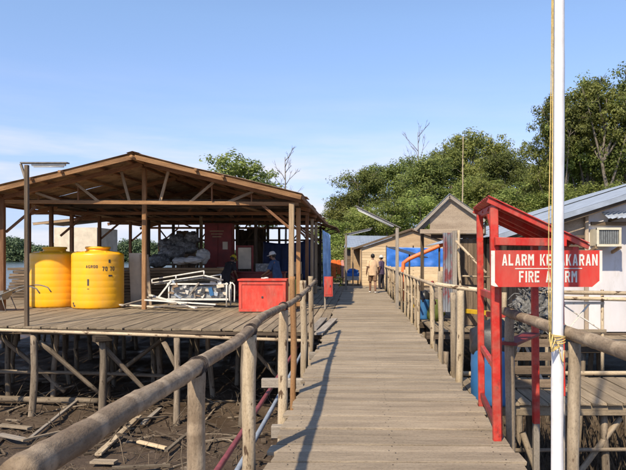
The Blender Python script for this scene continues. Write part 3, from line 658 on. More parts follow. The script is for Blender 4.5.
# sign board
for xx in (1.20, 1.82): beam('sign_block', V(xx, 5.183, 1.50), V(xx, 5.29, 1.50), .06, .22, M_['red'], st)
Ys = 5.16; s = Ys/609
def SP(px, py, dy=0): return V((px-358)*s, Ys+dy, EYE-(py-257)*s)
poly = [SP(492.5, 250.3), SP(602, 250.3), SP(602, 281.5), SP(595, 287), SP(498, 287), SP(492.5, 280)]
sg = MB().prism(poly, (0, .022, 0)).build('sign_board', M_['red_sign'], st)
for q in ([(491, 250.6), (494.8, 250.6), (494.8, 282.4), (498.2, 286.6), (495, 286.6), (491, 285.2)], [(599.4, 250.6), (602.2, 250.6), (602.2, 281.6), (595.2, 287), (592, 287), (599.4, 280.8)]):
    MB().prism([SP(a, b, -.003) for a, b in q], (0, .002, 0)).build('white_edge', M_['white'], sg)
MB().prism([SP(515, 268.2, -.003), SP(582, 268.0, -.003), SP(582, 268.9, -.003), SP(515, 269.1, -.003)], (0, .002, 0)).build('white_rule', M_['white'], sg)
def letters(txt, x0, x1, ytop, ybot):
    adv = []; tot = 0
    for ch in txt:
        wd = .42 if ch == ' ' else glyph(ch)[1]; adv.append((tot, wd)); tot += wd+.17
    tot -= .17; sc = (x1-x0)/tot; gl = random.Random(4)
    for ch, (o, wd) in zip(txt, adv):
        if ch == ' ': continue
        m = MB()
        for j, pl in enumerate(glyph(ch)[0]):
            m.prism([SP(x0+(o+a)*sc, ybot-(ybot-ytop)*b, -.0028-.0004*(j % 3)) for a, b in pl], (0, .0018, 0))
        m.build('letter', M_['white'], sg)
letters('ALARM KEBAKARAN', 502, 597.5, 254.2, 265.6)
letters('FIRE ALARM', 519, 577, 271, 282.4)

# ================================================================== FLAGPOLE
fp = thing('flagpole', (1.345, 4.1, -2.1), 'tall white painted flagpole with yellow halyard, lashed to the right rail', 'flagpole')
log('pole', [(1.335, 4.10, -2.4), (1.34, 4.1, .2), (1.345, 4.1, 1.6), (1.352, 4.1, 3.3), (1.34, 4.1, 6.5)], .044, .034, M_['white_pole'], fp, 20, .15, 0, 0)
log('halyard', [(1.283, 4.055, 1.03), (1.291, 4.05, 1.8), (1.297, 4.05, 3.3), (1.305, 4.06, 6.4)], .005, .005, M_['rope'], fp, 6, .3)
log('halyard', [(1.282, 4.075, 1.03), (1.268, 4.05, 1.7), (1.292, 4.06, 3.3), (1.30, 4.07, 6.4)], .0035, .0035, M_['rope'], fp, 6, .3)
m = MB()
for k in range(5): m.tube([V(1.34+.052*math.cos(a), 4.1+.052*math.sin(a), 1.035+.008*k+.012*math.sin(a+k)) for a in np.linspace(0, 2*math.pi, 20)], .0045, 6, False)
for k in range(3): m.tube(catmull([V(1.30, 4.05, 1.06), V(1.265+.02*k, 4.02, 1.10-.02*k), V(1.27, 4.0, 1.0-.01*k), V(1.31+.015*k, 4.035, 1.01)], .02), .0045, 6)
m.build('rope_knot', M_['rope'], fp, True)
MB().tube(catmull([V(1.33, 4.045, 1.02), V(1.345, 4.03, .93), V(1.36, 4.04, .9), V(1.37, 4.05, .98)], .03), .004, 5).build('rope_tail', M_['rope'], fp, True)

# ================================================================== LAMP POSTS (fluorescent batten under a tin shade)
def lamp_post(base, top, tip, label, wd=.07, brace=False, mt='lamp_metal'):
    t = thing('lamp_post', base, label, 'lamp post', 'tube lamp posts')
    beam('post', V(*base)-V(0, 0, .1), V(*top), wd, wd, M_['oldwall' if brace else 'greywood'], t)
    a = V(*top); b = V(*tip); d = (b-a).normalized()
    sh = beam('lamp_shade', a-d*.12+V(0, 0, .05), b+V(0, 0, .05), .15, .03, M_[mt], t)
    bt = beam('lamp_batten', a+d*.12+V(0, 0, .005), b-d*.06+V(0, 0, .005), .06, .05, M_['white'], sh)
    M = MB().tube([a+d*.16+V(0, 0, -.04), b-d*.1+V(0, 0, -.04)], .016, 8).build('lamp_tube', M_['tube'], sh, True)
    if brace: beam('brace', a+V(-.14, 0, .03), a+V(-.01, 0, -.38), .05, .05, M_['greywood'], t)
    return t
lamp_post((-7.68, 14.12, .10), (-7.68, 14.12, 3.73), (-6.72, 14.12, 3.73), 'grey tube lamp post at the front edge of the left platform', .085, True)
lamp_post((1.215, 18.9, 0), (1.215, 18.9, 2.50), (-.09, 18.7, 3.12), 'lamp post with raised tube arm beside the picket railing', .1)
lamp_post((-.58, 29.5, 0), (-.58, 29.5, 2.66), (.70, 29.4, 2.96), 'lamp post at the far left end of the walkway', .1)

# ================================================================== THINGS ON THE LEFT PLATFORM
def tank(c, r, h, rot, label):
    t = thing('water_tank', c, label, 'water tank', 'yellow plastic water tanks'); c = V(*c)
    prof = [(r*.96, 0), (r, .05)]
    for k in range(1, 8): z = .05+(h*.86-.05)*k/8; prof += [(r*.9995, z-.02), (r*.9955, z), (r*.9995, z+.02)]
    prof += [(r, h*.86), (r*.985, h*.875), (r*.955, h*.888), (r*.88, h*.90), (r*.62, h*.918), (r*.45, h*.928), (r*.44, h*.955), (r*.44, h*.958)]
    bd = MB().lathe(prof, c, 48).build('body', M_['yellow'], t, True)
    MB().lathe([(r*.47, h*.958), (r*.49, h*.965), (r*.49, h*.988), (r*.46, h*.997), (r*.2, h*1.0), (0, h*1.0)], c, 36).build('lid', M_['yellow'], t, True)
    for k in range(6):
        a = k*math.pi/3+.3; MB().box(c+V(math.cos(a)*r*.72, math.sin(a)*r*.78, h*.905), (.14, .05, .05), Matrix.Rotation(a, 4, 'Z')).build('lifting_lug', M_['yellow'], t)
    return t, bd
def tank_print(bd, c, r, txt, ang0, z0, hh, ww):
    c = V(*c); x = 0
    for ch in txt:
        if ch == ' ': x += ww*.6; continue
        m = MB()
        for j, pl in enumerate(glyph(ch)[0]):
            vs = []
            for (u, v) in pl:
                a = ang0+(x+u*ww)/r; vs.append(c+V(math.sin(a)*(r+.004+.0006*j), -math.cos(a)*(r+.004+.0006*j), z0+v*hh))
            m.prism(vs, c*0+V(-math.sin(ang0), math.cos(ang0), 0)*.002)
        m.build('printed_letter', M_['dark'], bd); x += ww*.85
t1c, t1r = (-8.26, 19.35, 0.004), .775
t1, b1 = tank(t1c, t1r, 1.93, 0, 'yellow water tank with dark printed letters, nearer of the pair')
tank_print(b1, t1c, t1r, 'AGROO', R(-3), 1.36-.10, .085, .085); tank_print(b1, t1c, t1r, '70 70', R(32), 1.30-.13, .13, .10)
for (a, z, w_, h_) in ((2, .82, .05, .2), (2, .62, .06, .02), (-41, .17, .08, .05), (-36, .09, .08, .05), (-39, .12, .05, .04), (48, 1.47, .06, .10), (50, 1.02, .12, .05)):
    aa = R(a); p = V(*t1c)+V(math.sin(aa)*(t1r+.002), -math.cos(aa)*(t1r+.002), z); MB().box(p, (w_, .006, h_), Matrix.Rotation(aa, 4, 'Z')).build('printed_mark', M_['dark'], b1)
tank((-9.86, 19.80, 0.004), .76, 1.93, 0, 'plain yellow water tank standing left behind the lettered tank')

# red chest
rb = thing('red_chest', (-2.72, 17.6, 0), 'bright red lidded wooden chest at the front of the shed', 'chest')
c = V(-2.74, 17.75, 0)
MB().box(c+V(0, 0, .47), (1.34, .62, .86)).build('body', M_['red_box'], rb)
MB().box(c+V(0, -.02, .945), (1.40, .70, .05)).build('lid', M_['red_box'], rb)
for (dx, dz, sx, sz) in ((0, .86, 1.34, .09), (0, .08, 1.34, .08), (-.63, .47, .08, .69), (.63, .47, .08, .69)):
    MB().box(c+V(dx, -.322, dz), (sx, .022, sz)).build('front_frame', M_['red_box'], rb)
MB().box(c+V(0, -.318, .45), (.05, .02, .05)).build('latch', M_['dark'], rb)
MB().box(c+V(0, 0, .02), (1.3, .6, .035)).build('skid', M_['beam_tan'], rb)
MB().box(c+V(.0, -.1, .99), (.12, .1, .03)).blob(c+V(.08, -.1, .99), (.07, .05, .03), 3).build('rag_on_lid', M_['sack_white'], rb)

# wheelbarrow, left edge
wb = thing('wheelbarrow', (-10.3, 17.9, 0), 'old rusty wheelbarrow with long handles before the rear tank', 'wheelbarrow')
o = V(-10.45, 18.0, 0)
def O(x, y, z): return o+V(x, y, z)
tr = [O(-.75, -.28, .62), O(.15, -.30, .62), O(.15, .30, .62), O(-.75, .28, .62)]; bt = [O(-.5, -.18, .34), O(.0, -.2, .34), O(.0, .2, .34), O(-.5, .18, .34)]
m = MB(); m.add(tr+bt+[p*1 for p in tr]+[p+V(0, 0, .015) for p in bt], [(4, 5, 1, 0), (5, 6, 2, 1), (6, 7, 3, 2), (7, 4, 0, 3), (7, 6, 5, 4), (12, 8, 9, 13), (13, 9, 10, 14), (14, 10, 11, 15), (15, 11, 8, 12), (12, 13, 14, 15)])
m.build('tray', M_['grey_metal'], wb)
for s_ in (-1, 1):
    MB().tube(catmull([O(-.95, .05*s_, .24), O(-.45, .2*s_, .32), O(.3, .3*s_, .60), O(.75, .32*s_, .76), O(1.12, .33*s_, .68), O(1.22, .33*s_, .54)], .1), .019, 8).build('handle', M_['lamp_metal'], wb, True)
    MB().tube([O(.05, .24*s_, .42), O(.2, .27*s_, .02), O(-.15, .24*s_, .02), O(-.2, .22*s_, .36)], .016, 8).build('leg', M_['lamp_metal'], wb, True)
MB().tube([O(.72, -.32, .75), O(.72, .32, .75)], .014, 8).build('cross_tube', M_['lamp_metal'], wb, True)
wh = MB().tube([O(-.95+.2*math.cos(a), 0, .215+.2*math.sin(a)) for a in np.linspace(0, 2*math.pi, 25)], .035, 8, False).build('wheel', M_['black'], wb, True)
MB().tube([O(-.95, -.06, .215), O(-.95, .06, .215)], .04, 10).bar(O(-.95, 0, .03), O(-.95, 0, .40), .02, .02).bar(O(-1.13, 0, .215), O(-.77, 0, .215), .02, .02).build('hub', M_['grey_metal'], wh)

# white tubular frames (old bed frames) heaped by the shed front
def frame_set(name, loc, label, segs, r, mt='white'):
    t = thing(name, loc, label, 'frame')
    for a, b in segs: MB().tube([V(*a), V(*b)], r, 8).build('tube', M_[mt], t, True)
    return t
def q(px, py, Y): return tuple(P(px, py, Y))
Yf = 18.9
t = frame_set('bed_frame', (-5.2, 19, 0), 'white tubular frame lying tilted on top of the white cart', [
    (q(152, 283, 19.4), q(204, 275.5, 18.7)), (q(152, 279.5, 19.4), q(204, 271, 18.7)), (q(152, 283, 19.4), q(152, 279.5, 19.4)), (q(204, 275.5, 18.7), q(204, 271, 18.7)), (q(176, 279.5, 19.05), q(176, 275.4, 19.05)),
    (q(204, 275.5, 18.7), q(223, 280, 18.9)), (q(207, 277, 19.9), q(221, 274.5, 19.9)), (q(221, 274.5, 19.9), q(221, 279.5, 19.9)), (q(152, 283, 19.4), q(170, 281, 20.3)), (q(170, 281, 20.3), q(223, 280, 18.9))], .022)
MB().add([P(154, 283, 19.4), P(203, 276.5, 18.75), P(222, 280.3, 18.95), P(171, 283, 20.3)], [(0, 1, 2, 3)]) if False else None
m = MB(); pl = [P(154, 283.2, 19.4), P(203, 276.5, 18.75), P(222, 280.6, 18.95), P(171, 283.2, 20.3)]; m.add(pl+[p-V(0, 0, .05) for p in pl], [(0, 1, 2, 3), (7, 6, 5, 4), (0, 4, 5, 1), (1, 5, 6, 2), (2, 6, 7, 3), (3, 7, 4, 0)]); m.build('mattress_board', M_['sack_grey'], t)
t = thing('white_cart', (-5.0, 19.1, 0), 'white metal cart cluttered with tools under the tilted frame', 'cart')
cc = V(-5.0, 19.3, 0)
for sx in (-1, 1):
    for sy in (-1, 1): MB().tube([cc+V(sx*.9, sy*.3, .05), cc+V(sx*.9, sy*.3, .80)], .025, 8).build('leg', M_['white'], t, True)
    MB().tube(catmull([cc+V(1.0, -.32, .22), cc+V(1.0, -.32, .72), cc+V(1.08, -.32, .80), cc+V(1.15, -.32, .72), cc+V(1.15, -.32, .2)], .08), .022, 8).build('hoop', M_['white'], t, True) if sx > 0 else None
MB().box(cc+V(0, 0, .50), (1.72, .5, .36)).build('bin', M_['grey_metal'], t)
MB().box(cc+V(0, -.3, .28), (1.9, .04, .06)).build('bottom_rail', M_['white'], t); MB().box(cc+V(0, -.31, .76), (1.9, .04, .05)).build('top_rail', M_['white'], t)
for i, (dx, dz, sx, sz, mt) in enumerate(((-.55, .55, .3, .08, 'dark'), (.18, .56, .12, .16, 'dark'), (.42, .52, .12, .26, 'blue'), (.66, .58, .16, .1, 'dark'), (.0, .42, .2, .07, 'rust'), (-.2, .6, .1, .12, 'grey_metal'), (.75, .40, .12, .1, 'sack_grey'))):
    MB().box(cc+V(dx, -.31, dz), (sx, .05, sz), Matrix.Rotation(.3*math.sin(i*2.1), 4, 'Y')).build('tool', M_[mt], t)
gc = random.Random(17)
for i in range(26):
    mt = gc.choice(('white', 'white', 'cream', 'dark', 'grey_metal', 'rust', 'steel_blue', 'greywood'))
    p = cc+V(gc.uniform(-.85, .85), gc.uniform(-.36, -.27), gc.uniform(.30, .82)); MB().box(p, (gc.uniform(.04, .3), .04, gc.uniform(.03, .14)), Matrix.Rotation(gc.uniform(-.8, .8), 4, 'Y') @ Matrix.Rotation(gc.uniform(-.4, .4), 4, 'Z')).build('scrap', M_[mt], t)
beam('strut', cc+V(-1.25, -.33, .30), cc+V(-.82, -.33, .85), .05, .05, M_['white'], t); beam('strut', cc+V(-.25, -.34, .42), cc+V(.05, -.34, .80), .05, .05, M_['greywood'], t)
# pale boards thrown on the floor before the cart
for i, (a, b) in enumerate((((145, 300, 18.2), (216, 304.5, 18.0)), ((147, 297, 19.0), (178, 304, 18.3)), ((100, 303.5, 19.6), (160, 307.0, 18.4)), ((160, 306, 18.1), (214, 306.5, 18.05)), ((150, 295, 19.2), (196, 308, 17.9)), ((122, 305.5, 18.6), (143, 300, 19.9)))):
    p0 = P(*a); p1 = P(*b); p0.z = max(p0.z, .03); p1.z = max(p1.z, .03)
    tag(beam('loose_board', p0, p1, .10, .04, M_['white' if i in (0, 4) else 'cream' if i == 2 else 'greywood'], None), ['longest pale board lying across the floor before the white cart', 'short pale board propped under the cart\'s left end', 'cream board lying behind the brown shed post', 'thin pale board lying flat in front of the cart', 'pale board leaning down from the cart to the floor', 'small pale board beside the lettered yellow tank'][i], 'board', 'pale boards before the cart')
# lumber stacks
def lumber(name, loc, nx, nz, ln, w_, h_, label, mt='lumber', rz_=0):
    t = thing(name, loc, label, 'lumber stack', 'lumber stacks in the shed', rz_); W = WM[t]
    for k in range(nz):
        for i in range(nx):
            dx = gg.uniform(-.25, .25); c = W @ V(dx, (i-(nx-1)/2)*w_*1.05, h_/2+k*(h_+.02)+.006)
            M = Matrix.Translation(c) @ Matrix.Rotation(rz_+gg.uniform(-.02, .02), 4, 'Z')
            link('board', MB().box((0, 0, 0), (ln+dx, w_, h_)).mesh('board', M_[mt]), t, M)
lumber('lumber_stack', (-7.0, 22.8, 0), 4, 11, 4.2, .22, .09, 'tall stack of brown lumber behind the white cart', 'lumber')
lumber('lumber_stack', (-11.4, 23.2, 0), 4, 11, 3.2, .2, .09, 'dark lumber stack at the far left behind the tanks', 'oldwall')
lumber('lumber_stack', (-3.2, 27, 0), 3, 5, 2.6, .2, .08, 'low stack of pale lumber deep in the shed by the right posts', 'ply_pale')
# sacks on top of the lumber
for i, (px, py, Y, r, mt) in enumerate(((158, 262, 23.2, (.5, .4, .3), 'sack_grey'), (172, 253, 23.6, (.6, .45, .4), 'sack_grey'), (186, 247, 23.9, (.5, .4, .35), 'sack_grey'), (192, 238, 24.0, (.35, .35, .3), 'sack_grey'), (178, 240, 24.1, (.45, .4, .3), 'sack_grey'), (166, 245, 24.0, (.35, .35, .3), 'sack_grey'), (181, 261, 22.5, (.34, .24, .13), 'sack_white'), (193, 260, 22.4, (.36, .24, .13), 'sack_white'), (203, 256, 22.8, (.25, .2, .26), 'sack_white'))):
    p = P(px, py, Y)
    if mt == 'sack_grey': p.z = max(p.z, 1.45); r = tuple(v*.82 for v in r)
    tag(MB().blob(p, r, i+2, .30, 32, 22, 2.4).build('sack', M_[mt], None, True), ('grey plastic sack in the heap on the lumber, ' + ['leftmost and lowest', 'large one in the middle', 'right of the middle', 'topmost at the right', 'second from the top', 'upper left one'][i]) if i < 6 else ['white sack on the lumber stack, left one', 'white sack on the lumber stack, middle one', 'white sack standing beside the dark red cabinet'][i-6], 'sack', 'sacks on the lumber')
# dark red cabinet
t = thing('red_cabinet', (-5.45, 24.2, 0), 'tall dark red cabinet with white notices inside the shed', 'cabinet'); cc = V(-5.52, 24.3, 0)
MB().box(cc+V(0, 0, 1.47), (1.08, .5, 2.92)).build('body', M_['red_dark'], t)
for dx in (-.27, .27): MB().box(cc+V(dx, -.262, 1.5), (.50, .02, 2.7)).build('door', M_['red_dark'], t)
for (dx, dz, sx, sz) in ((.28, 2.05, .2, .3), (.10, 1.1, .3, .2)): MB().box(cc+V(dx, -.278, dz), (sx, .008, sz)).build('notice', M_['cream'], t)
for i in range(3): MB().box(cc+V(-.05, -.277, 2.62-i*.11), (.55-.1*i, .006, .04)).build('painted_line', M_['beam_tan'], t)
t = thing('red_counter', (-3.9, 23.2, 0), 'dark red counter with cream window board behind the red chest', 'counter'); cc = V(-3.75, 23.4, 0)
MB().box(cc+V(0, 0, .5), (1.9, .6, .98)).build('base', M_['red_dark'], t); MB().box(cc+V(0, -.02, 1.02), (2.0, .72, .05)).build('counter_top', M_['red_dark'], t)
MB().box(cc+V(-.62, .1, 1.55), (.50, .03, .82)).build('cream_board', M_['cream'], t)
for dx in (-.92, -.32): MB().box(cc+V(dx, .1, 1.55), (.07, .06, 1.0)).build('frame_post', M_['red_dark'], t)
MB().box(cc+V(-.62, .1, 2.01), (.52, .05, .07)).build('frame_head', M_['red_dark'], t)
MB().box(cc+V(.12, -.15, 1.2), (.5, .35, .3)).build('tool_box', M_['sack_grey'], t)
# tarps, crates
def cloth(name, a, b, drop, mt, label, cat, folds=6, amp=.08, parent=None, nv=14, sag=.0):
    a = V(*a); b = V(*b); d = (b-a).normalized(); n = d.cross(V(0, 0, 1))
    def fn(u, v):
        p = a.lerp(b, u)+V(0, 0, -v*drop*(1+.06*math.sin(u*9))-sag*math.sin(u*math.pi)*(1-v))
        return p+n*(amp*math.sin(u*folds*2*math.pi+1.5*v)*(.35+.65*v)+.05*mnoise.noise(Vector((u*7, v*4, drop))))
    m = MB(); m.sheet(fn, 48, nv); o = m.build(name, M_[mt], parent, True)
    sm = o.modifiers.new('thickness', 'SOLIDIFY'); sm.thickness = .008
    if label: tag(o, label, cat)
    return o
cloth('hanging_tarp', (-4.3, 27.6, 2.30), (-1.95, 27.2, 2.42), 1.7, 'navy_tarp', 'dark navy tarp hung across the back of the shed', 'tarp', 5, .1, sag=.15)
cloth('hanging_cloth', (-1.52, 26.0, 2.75), (-1.18, 26.2, 2.55), 2.3, 'pale_blue', 'pale blue cloth hanging from the shed eave by the walkway', 'cloth', 2, .07, sag=.0)
t = thing('crate', (-2.35, 21, 0), 'tan cardboard box on a stand behind the tan shed post', 'box'); MB().box((-2.2, 21.3, 1.22), (.42, .4, .42)).build('carton', M_['ply'], t); MB().box((-2.2, 21.3, .5), (.5, .45, 1.0)).build('stand', M_['beam_old'], t)
tag(MB().blob((-2.05, 19.6, .42), (.25, .22, .42), 4, .4, 16, 10).build('sack', M_['leaf_dark'], None, True), 'dark green sack at the foot of the shed posts', 'sack')
# red box on a post at the platform edge
t = thing('red_post_box', (-.93, 18.6, 0), 'small red metal box on a post beside the walkway', 'box'); beam('post', (-1.01, 18.62, 0), (-1.01, 18.62, .95), .05, .05, M_['greywood'], t)
MB().box((-.90, 18.6, .70), (.26, .22, .60)).build('body', M_['red'], t); MB().box((-.90, 18.485, .70), (.20, .02, .50)).build('door', M_['red'], t); MB().box((-.84, 18.47, .72), (.03, .02, .06)).build('handle', M_['dark'], t)
# leaning cream panels behind the tanks
for i, (x, y_, w_, h_, rzz) in enumerate(((-7.35, 20.4, .55, 1.75, .1), (-7.05, 20.25, .30, 1.70, -.2))):
    M = Matrix.Translation((x, y_, h_/2-.01)) @ Matrix.Rotation(rzz, 4, 'Z') @ Matrix.Rotation(R(8), 4, 'X')
    tag(link('leaning_plank', MB().box((0, 0, 0), (w_, .05, h_)).mesh('leaning_plank', M_['ply_grey' if i else 'cream']), None, M), ['wide cream board leaning behind the lettered tank', 'narrow grey board leaning right of the lettered tank'][i], 'board')
# pipes along the walk
tag(log('water_pipe', [(-1.36, 2, -.45), (-1.36, 7, -.46), (-1.37, 13, -.44), (-1.4, 17, -.5)], .032, .032, M_['maroon'], None, 10, .6), 'maroon pipe running beside the boardwalk under the left rail', 'pipe')
tag(log('water_pipe', [(-1.24, 2, -.55), (-1.22, 7, -.56), (-1.24, 13, -.52), (-1.3, 17, -.5)], .03, .03, M_['steel_blue'], None, 10, .6), 'blue grey pipe running beside the maroon pipe', 'pipe')

# ================================================================== BUILDINGS ON THE RIGHT
def roof_plane(name, a, b, c, d, mat, parent, ncor=30, amp=.012, t=.003):   # a-b high edge, d-c low edge; corrugations run down the slope
    a, b, c, d = V(*a), V(*b), V(*c), V(*d)
    return MB().sheet(lambda u, v: a.lerp(b, u).lerp(d.lerp(c, u), v)+V(0, 0, corr(u, amp, ncor)), ncor*3, 2, t).build(name, mat, parent)
# gabled hut beside the walk
hut = thing('gabled_hut', (2.3, 15, 0), 'small open hut with grey plywood gable and tin roof by the walk', 'hut')
pk, le, re = P(449.7, 193.5, 13.88), P(415, 227.5, 13.88), P(485, 218.5, 13.88)
dY = V(.42, 3.2, 0)
roof_plane('roof_sheet', pk+V(0, 0, 0), pk+dY, le+dY, le, M_['zinc'], hut, 24); roof_plane('roof_sheet', pk+dY+V(0, 0, .005), pk+V(0, 0, .005), re, re+dY, M_['zinc'], hut, 24)
beam('rake_board', pk+V(0, .03, -.06), le+V(0, .03, -.06), .03, .07, M_['greywood'], hut); beam('rake_board', pk+V(0, .03, -.06), re+V(0, .03, -.06), .03, .07, M_['greywood'], hut)
yw = 14.0
MB().prism([P(430, 229.5, yw), P(480, 229.5, yw), P(480, 220, yw), P(450, 200.5, yw), P(430, 217, yw)], (0, .03, 0)).build('gable_panel', M_['ply_grey'], hut)
beam('gable_beam', P(420, 231.5, yw-.06), P(484, 231.5, yw-.06), .06, .10, M_['ply_grey'], hut)
beam('lintel', P(431, 236, yw+.1), P(481, 236, yw+.1), .06, .10, M_['beam_old'], hut)
beam('post', V(2.19, 13.75, -.02), P(454.5, 231, 13.75), .10, .10, M_['greywood'], hut)
log('pole', [V(2.30, 13.7, -2.2), V(2.32, 13.7, .6), V(2.28, 13.72, 1.3), V(2.27, 13.75, 2.2)], .04, .032, M_['pale'], hut, 8, .15, 0, .02)
for xx, yy in ((1.75, 16.6), (2.9, 16.6), (2.9, 14.05)): beam('post', (xx, yy, 0), (xx, yy, 2.35 if xx > 2 else 2.6), .09, .09, M_['beam_old'], hut)
MB().sheet(lambda u, v: Vector((1.93+.22*u, 13.85+.01*math.sin(u*2*math.pi*4), 2.15-1.8*v)), 24, 4).build('tin_panel', M_['tin_red'], hut).modifiers.new('t', 'SOLIDIFY').thickness = .004
for i in range(7):
    x = 2.38+i*.115; beam('wall_board', (x, 14.12, .02), (x, 14.12, 2.02+gg.uniform(-.03, .02)), .105, .022, M_['oldwall'], hut, up=(0, 1, 0))
for i in range(16):
    y_ = 14.2+i*.15; beam('wall_board', (2.96, y_, .02), (2.96, y_, 2.1), .14, .022, M_['oldwall'], hut, up=(1, 0, 0))
log('diagonal_pole', [P(456, 241, 13.55), P(486, 273, 12.9)], .03, .03, M_['pale'], hut, 8, .3)
log('rail', [P(458, 276, 13.9), P(490, 277, 13.9)], .022, .022, M_['pale'], hut, 6, .5)
tag(beam('yellow_beam', (1.56, 17.5, .20), (2.85, 12.9, .40), .05, .10, M_['yellow_paint'], None), 'yellow painted beam slung low in front of the gabled hut', 'beam')
t = thing('bamboo_mast', (2.75, 15.6, 0), 'thin tall bamboo mast rising behind the gabled hut', 'mast'); log('mast', [(2.80, 17.0, 0), (3.08, 17, 2.5), (3.12, 17, 5.25)], .03, .012, M_['pale'], t, 8, .3, .05, .01); t.location = (2.80, 17, 0)

# white house
wh = thing('white_house', (6, 14, 0), 'white boarded house with blue grey tin roof and window air conditioner', 'house')
def hz(x): return 2.80+.316*(x-5.37) if x < 8.6 else 3.82-.316*(x-8.6)
XL, XRi = 2.75, 8.6
roof_plane('roof_sheet', (XRi, 12.3, hz(XRi)+.06), (XRi, 18.5, hz(XRi)+.06), (XL, 18.5, hz(XL)+.06), (XL, 12.3, hz(XL)+.06), M_['zinc_blue'], wh, 60)
roof_plane('roof_sheet', (XRi, 18.5, hz(XRi)+.07), (XRi, 12.3, hz(XRi)+.07), (11.5, 12.3, hz(11.5)+.07), (11.5, 18.5, hz(11.5)+.07), M_['zinc_blue'], wh, 60)
beam('rake_flashing', (XL, 12.28, hz(XL)+.0), (XRi, 12.28, hz(XRi)+.0), .02, .10, M_['zinc_blue'], wh)
beam('rake_board', (XL+.1, 12.34, hz(XL+.1)-.09), (XRi, 12.34, hz(XRi)-.09), .03, .10, M_['beam_old'], wh)
for xx in (3.2, 4.0, 4.8, 5.6, 6.4): beam('purlin', (xx, 12.36, hz(xx)-.03), (xx, 18.4, hz(xx)-.03), .05, .08, M_['beam_old'], wh)
MB().add([], [])
def wall_panel(x0, x1, z0, mat, y_=12.62, th=.05):
    MB().prism([V(x0, y_, z0), V(x1, y_, z0), V(x1, y_, hz(x1)-.06), V(x0, y_, hz(x0)-.06)], (0, th, 0)).build('wall_panel', mat, wh)
for x0, x1 in ((4.72, 5.62), (5.625, 6.84), (6.845, 8.06), (8.065, 8.6)): wall_panel(x0, x1, .05, M_['white_wall'])
MB().prism([V(8.605, 12.62, .05), V(11.2, 12.62, .05), V(11.2, 12.62, hz(11.2)-.06), V(8.605, 12.62, hz(8.605)-.06)], (0, .05, 0)).build('wall_panel', M_['white_wall'], wh)
wall_panel(4.05, 4.715, 1.55, M_['ply_grey'], 12.64)
wall_panel(4.05, 4.715, .05, M_['white_wall'], 12.70)
for i in range(5): beam('louvre', (4.1, 12.60, 1.62+i*.1), (4.68, 12.60, 1.62+i*.1), .02, .06, M_['oldwall'], wh)
MB().prism([V(4.05, 12.7, .05), V(4.05, 18.2, .05), V(4.05, 18.2, hz(4.05)-.06), V(4.05, 12.7, hz(4.05)-.06)], (.05, 0, 0)).build('side_wall', M_['white_wall'], wh)
beam('corner_post', (4.72, 12.58, 0), (4.72, 12.58, hz(4.72)-.1), .07, .06, M_['ply_grey'], wh)
beam('batten', (4.0, 12.585, 1.55+.68), (8.5, 12.585, 2.23), .02, .05, M_['oldwall'], wh) if False else None
for xx, yy in ((2.95, 12.3), (2.95, 15), (2.95, 18)): beam('porch_post', (xx, yy, 0 if yy > 13 else -.35), (xx, yy, hz(xx)-.1), .09, .09, M_['beam_old'], wh)
for i in range(11): beam('porch_board', (2.98+i*.1, 13.9, .02), (2.98+i*.1, 13.9, 1.9), .09, .02, M_['oldwall'], wh, up=(0, 1, 0))
beam('sill_beam', (4.0, 12.56, -.02), (9.5, 12.56, -.02), .1, .10, M_['beam_old'], wh)
# window air conditioner and little awning
ac = MB().box((5.02, 12.42, 2.0), (.44, .42, .34)).build('air_conditioner', M_['ac'], wh)
for (dx, dz, sx, sz) in ((0, .175, .56, .05), (0, -.175, .56, .05), (-.255, 0, .05, .40), (.255, 0, .05, .40)): MB().box((5.02+dx*.88, 12.195+.003*(dx != 0), 2.0+dz*.95), (sx*.88, .05, sz*.93)).build('casing_frame', M_['ac'], ac)
for i in range(9): MB().box((5.02-.176+i*.044, 12.203, 2.0), (.03, .02, .27)).build('grille_fin', M_['grille'], ac)
MB().box((5.02, 12.206, 2.0), (.40, .01, .28)).build('grille_back', M_['dark'], ac)
for dx in (-.30, .30): beam('bracket', (5.02+dx*.8, 12.6, 1.70), (5.02+dx*.8, 12.2, 1.80), .05, .06, M_['beam_tan'], wh)
beam('bracket_board', (4.8, 12.55, 2.29), (5.55, 12.55, 2.29), .06, .07, M_['oldwall'], wh)
roof_plane('awning_sheet', (5.05, 12.62, 2.52), (6.6, 12.62, 2.62), (6.6, 12.15, 2.46), (5.0, 12.15, 2.37), M_['zinc'], wh, 14)
for xx in (5.2, 5.75, 6.4): beam('awning_arm', (xx, 12.62, 2.35), (xx, 12.2, 2.38), .04, .05, M_['beam_old'], wh)
# second tin roof behind
rh = thing('rear_house', (7, 22, 0), 'dark house with blue tin roof edge behind the white house', 'house')
def rzz(x): return 1.98+.32*(x-2.6)
roof_plane('roof_sheet', (9.5, 19.5, rzz(9.5)), (9.5, 26, rzz(9.5)), (2.9, 26, rzz(2.9)), (2.9, 19.5, rzz(2.9)), M_['zinc_blue'], rh, 60)
beam('rake_board', (2.9, 19.55, rzz(2.9)-.08), (9.5, 19.55, rzz(9.5)-.08), .03, .12, M_['beam_old'], rh)
for i in range(26): beam('wall_board', (3.2+i*.22, 19.9, .02), (3.2+i*.22, 19.9, rzz(3.2+i*.22)-.12), .2, .03, M_['oldwall'], rh, up=(0, 1, 0))

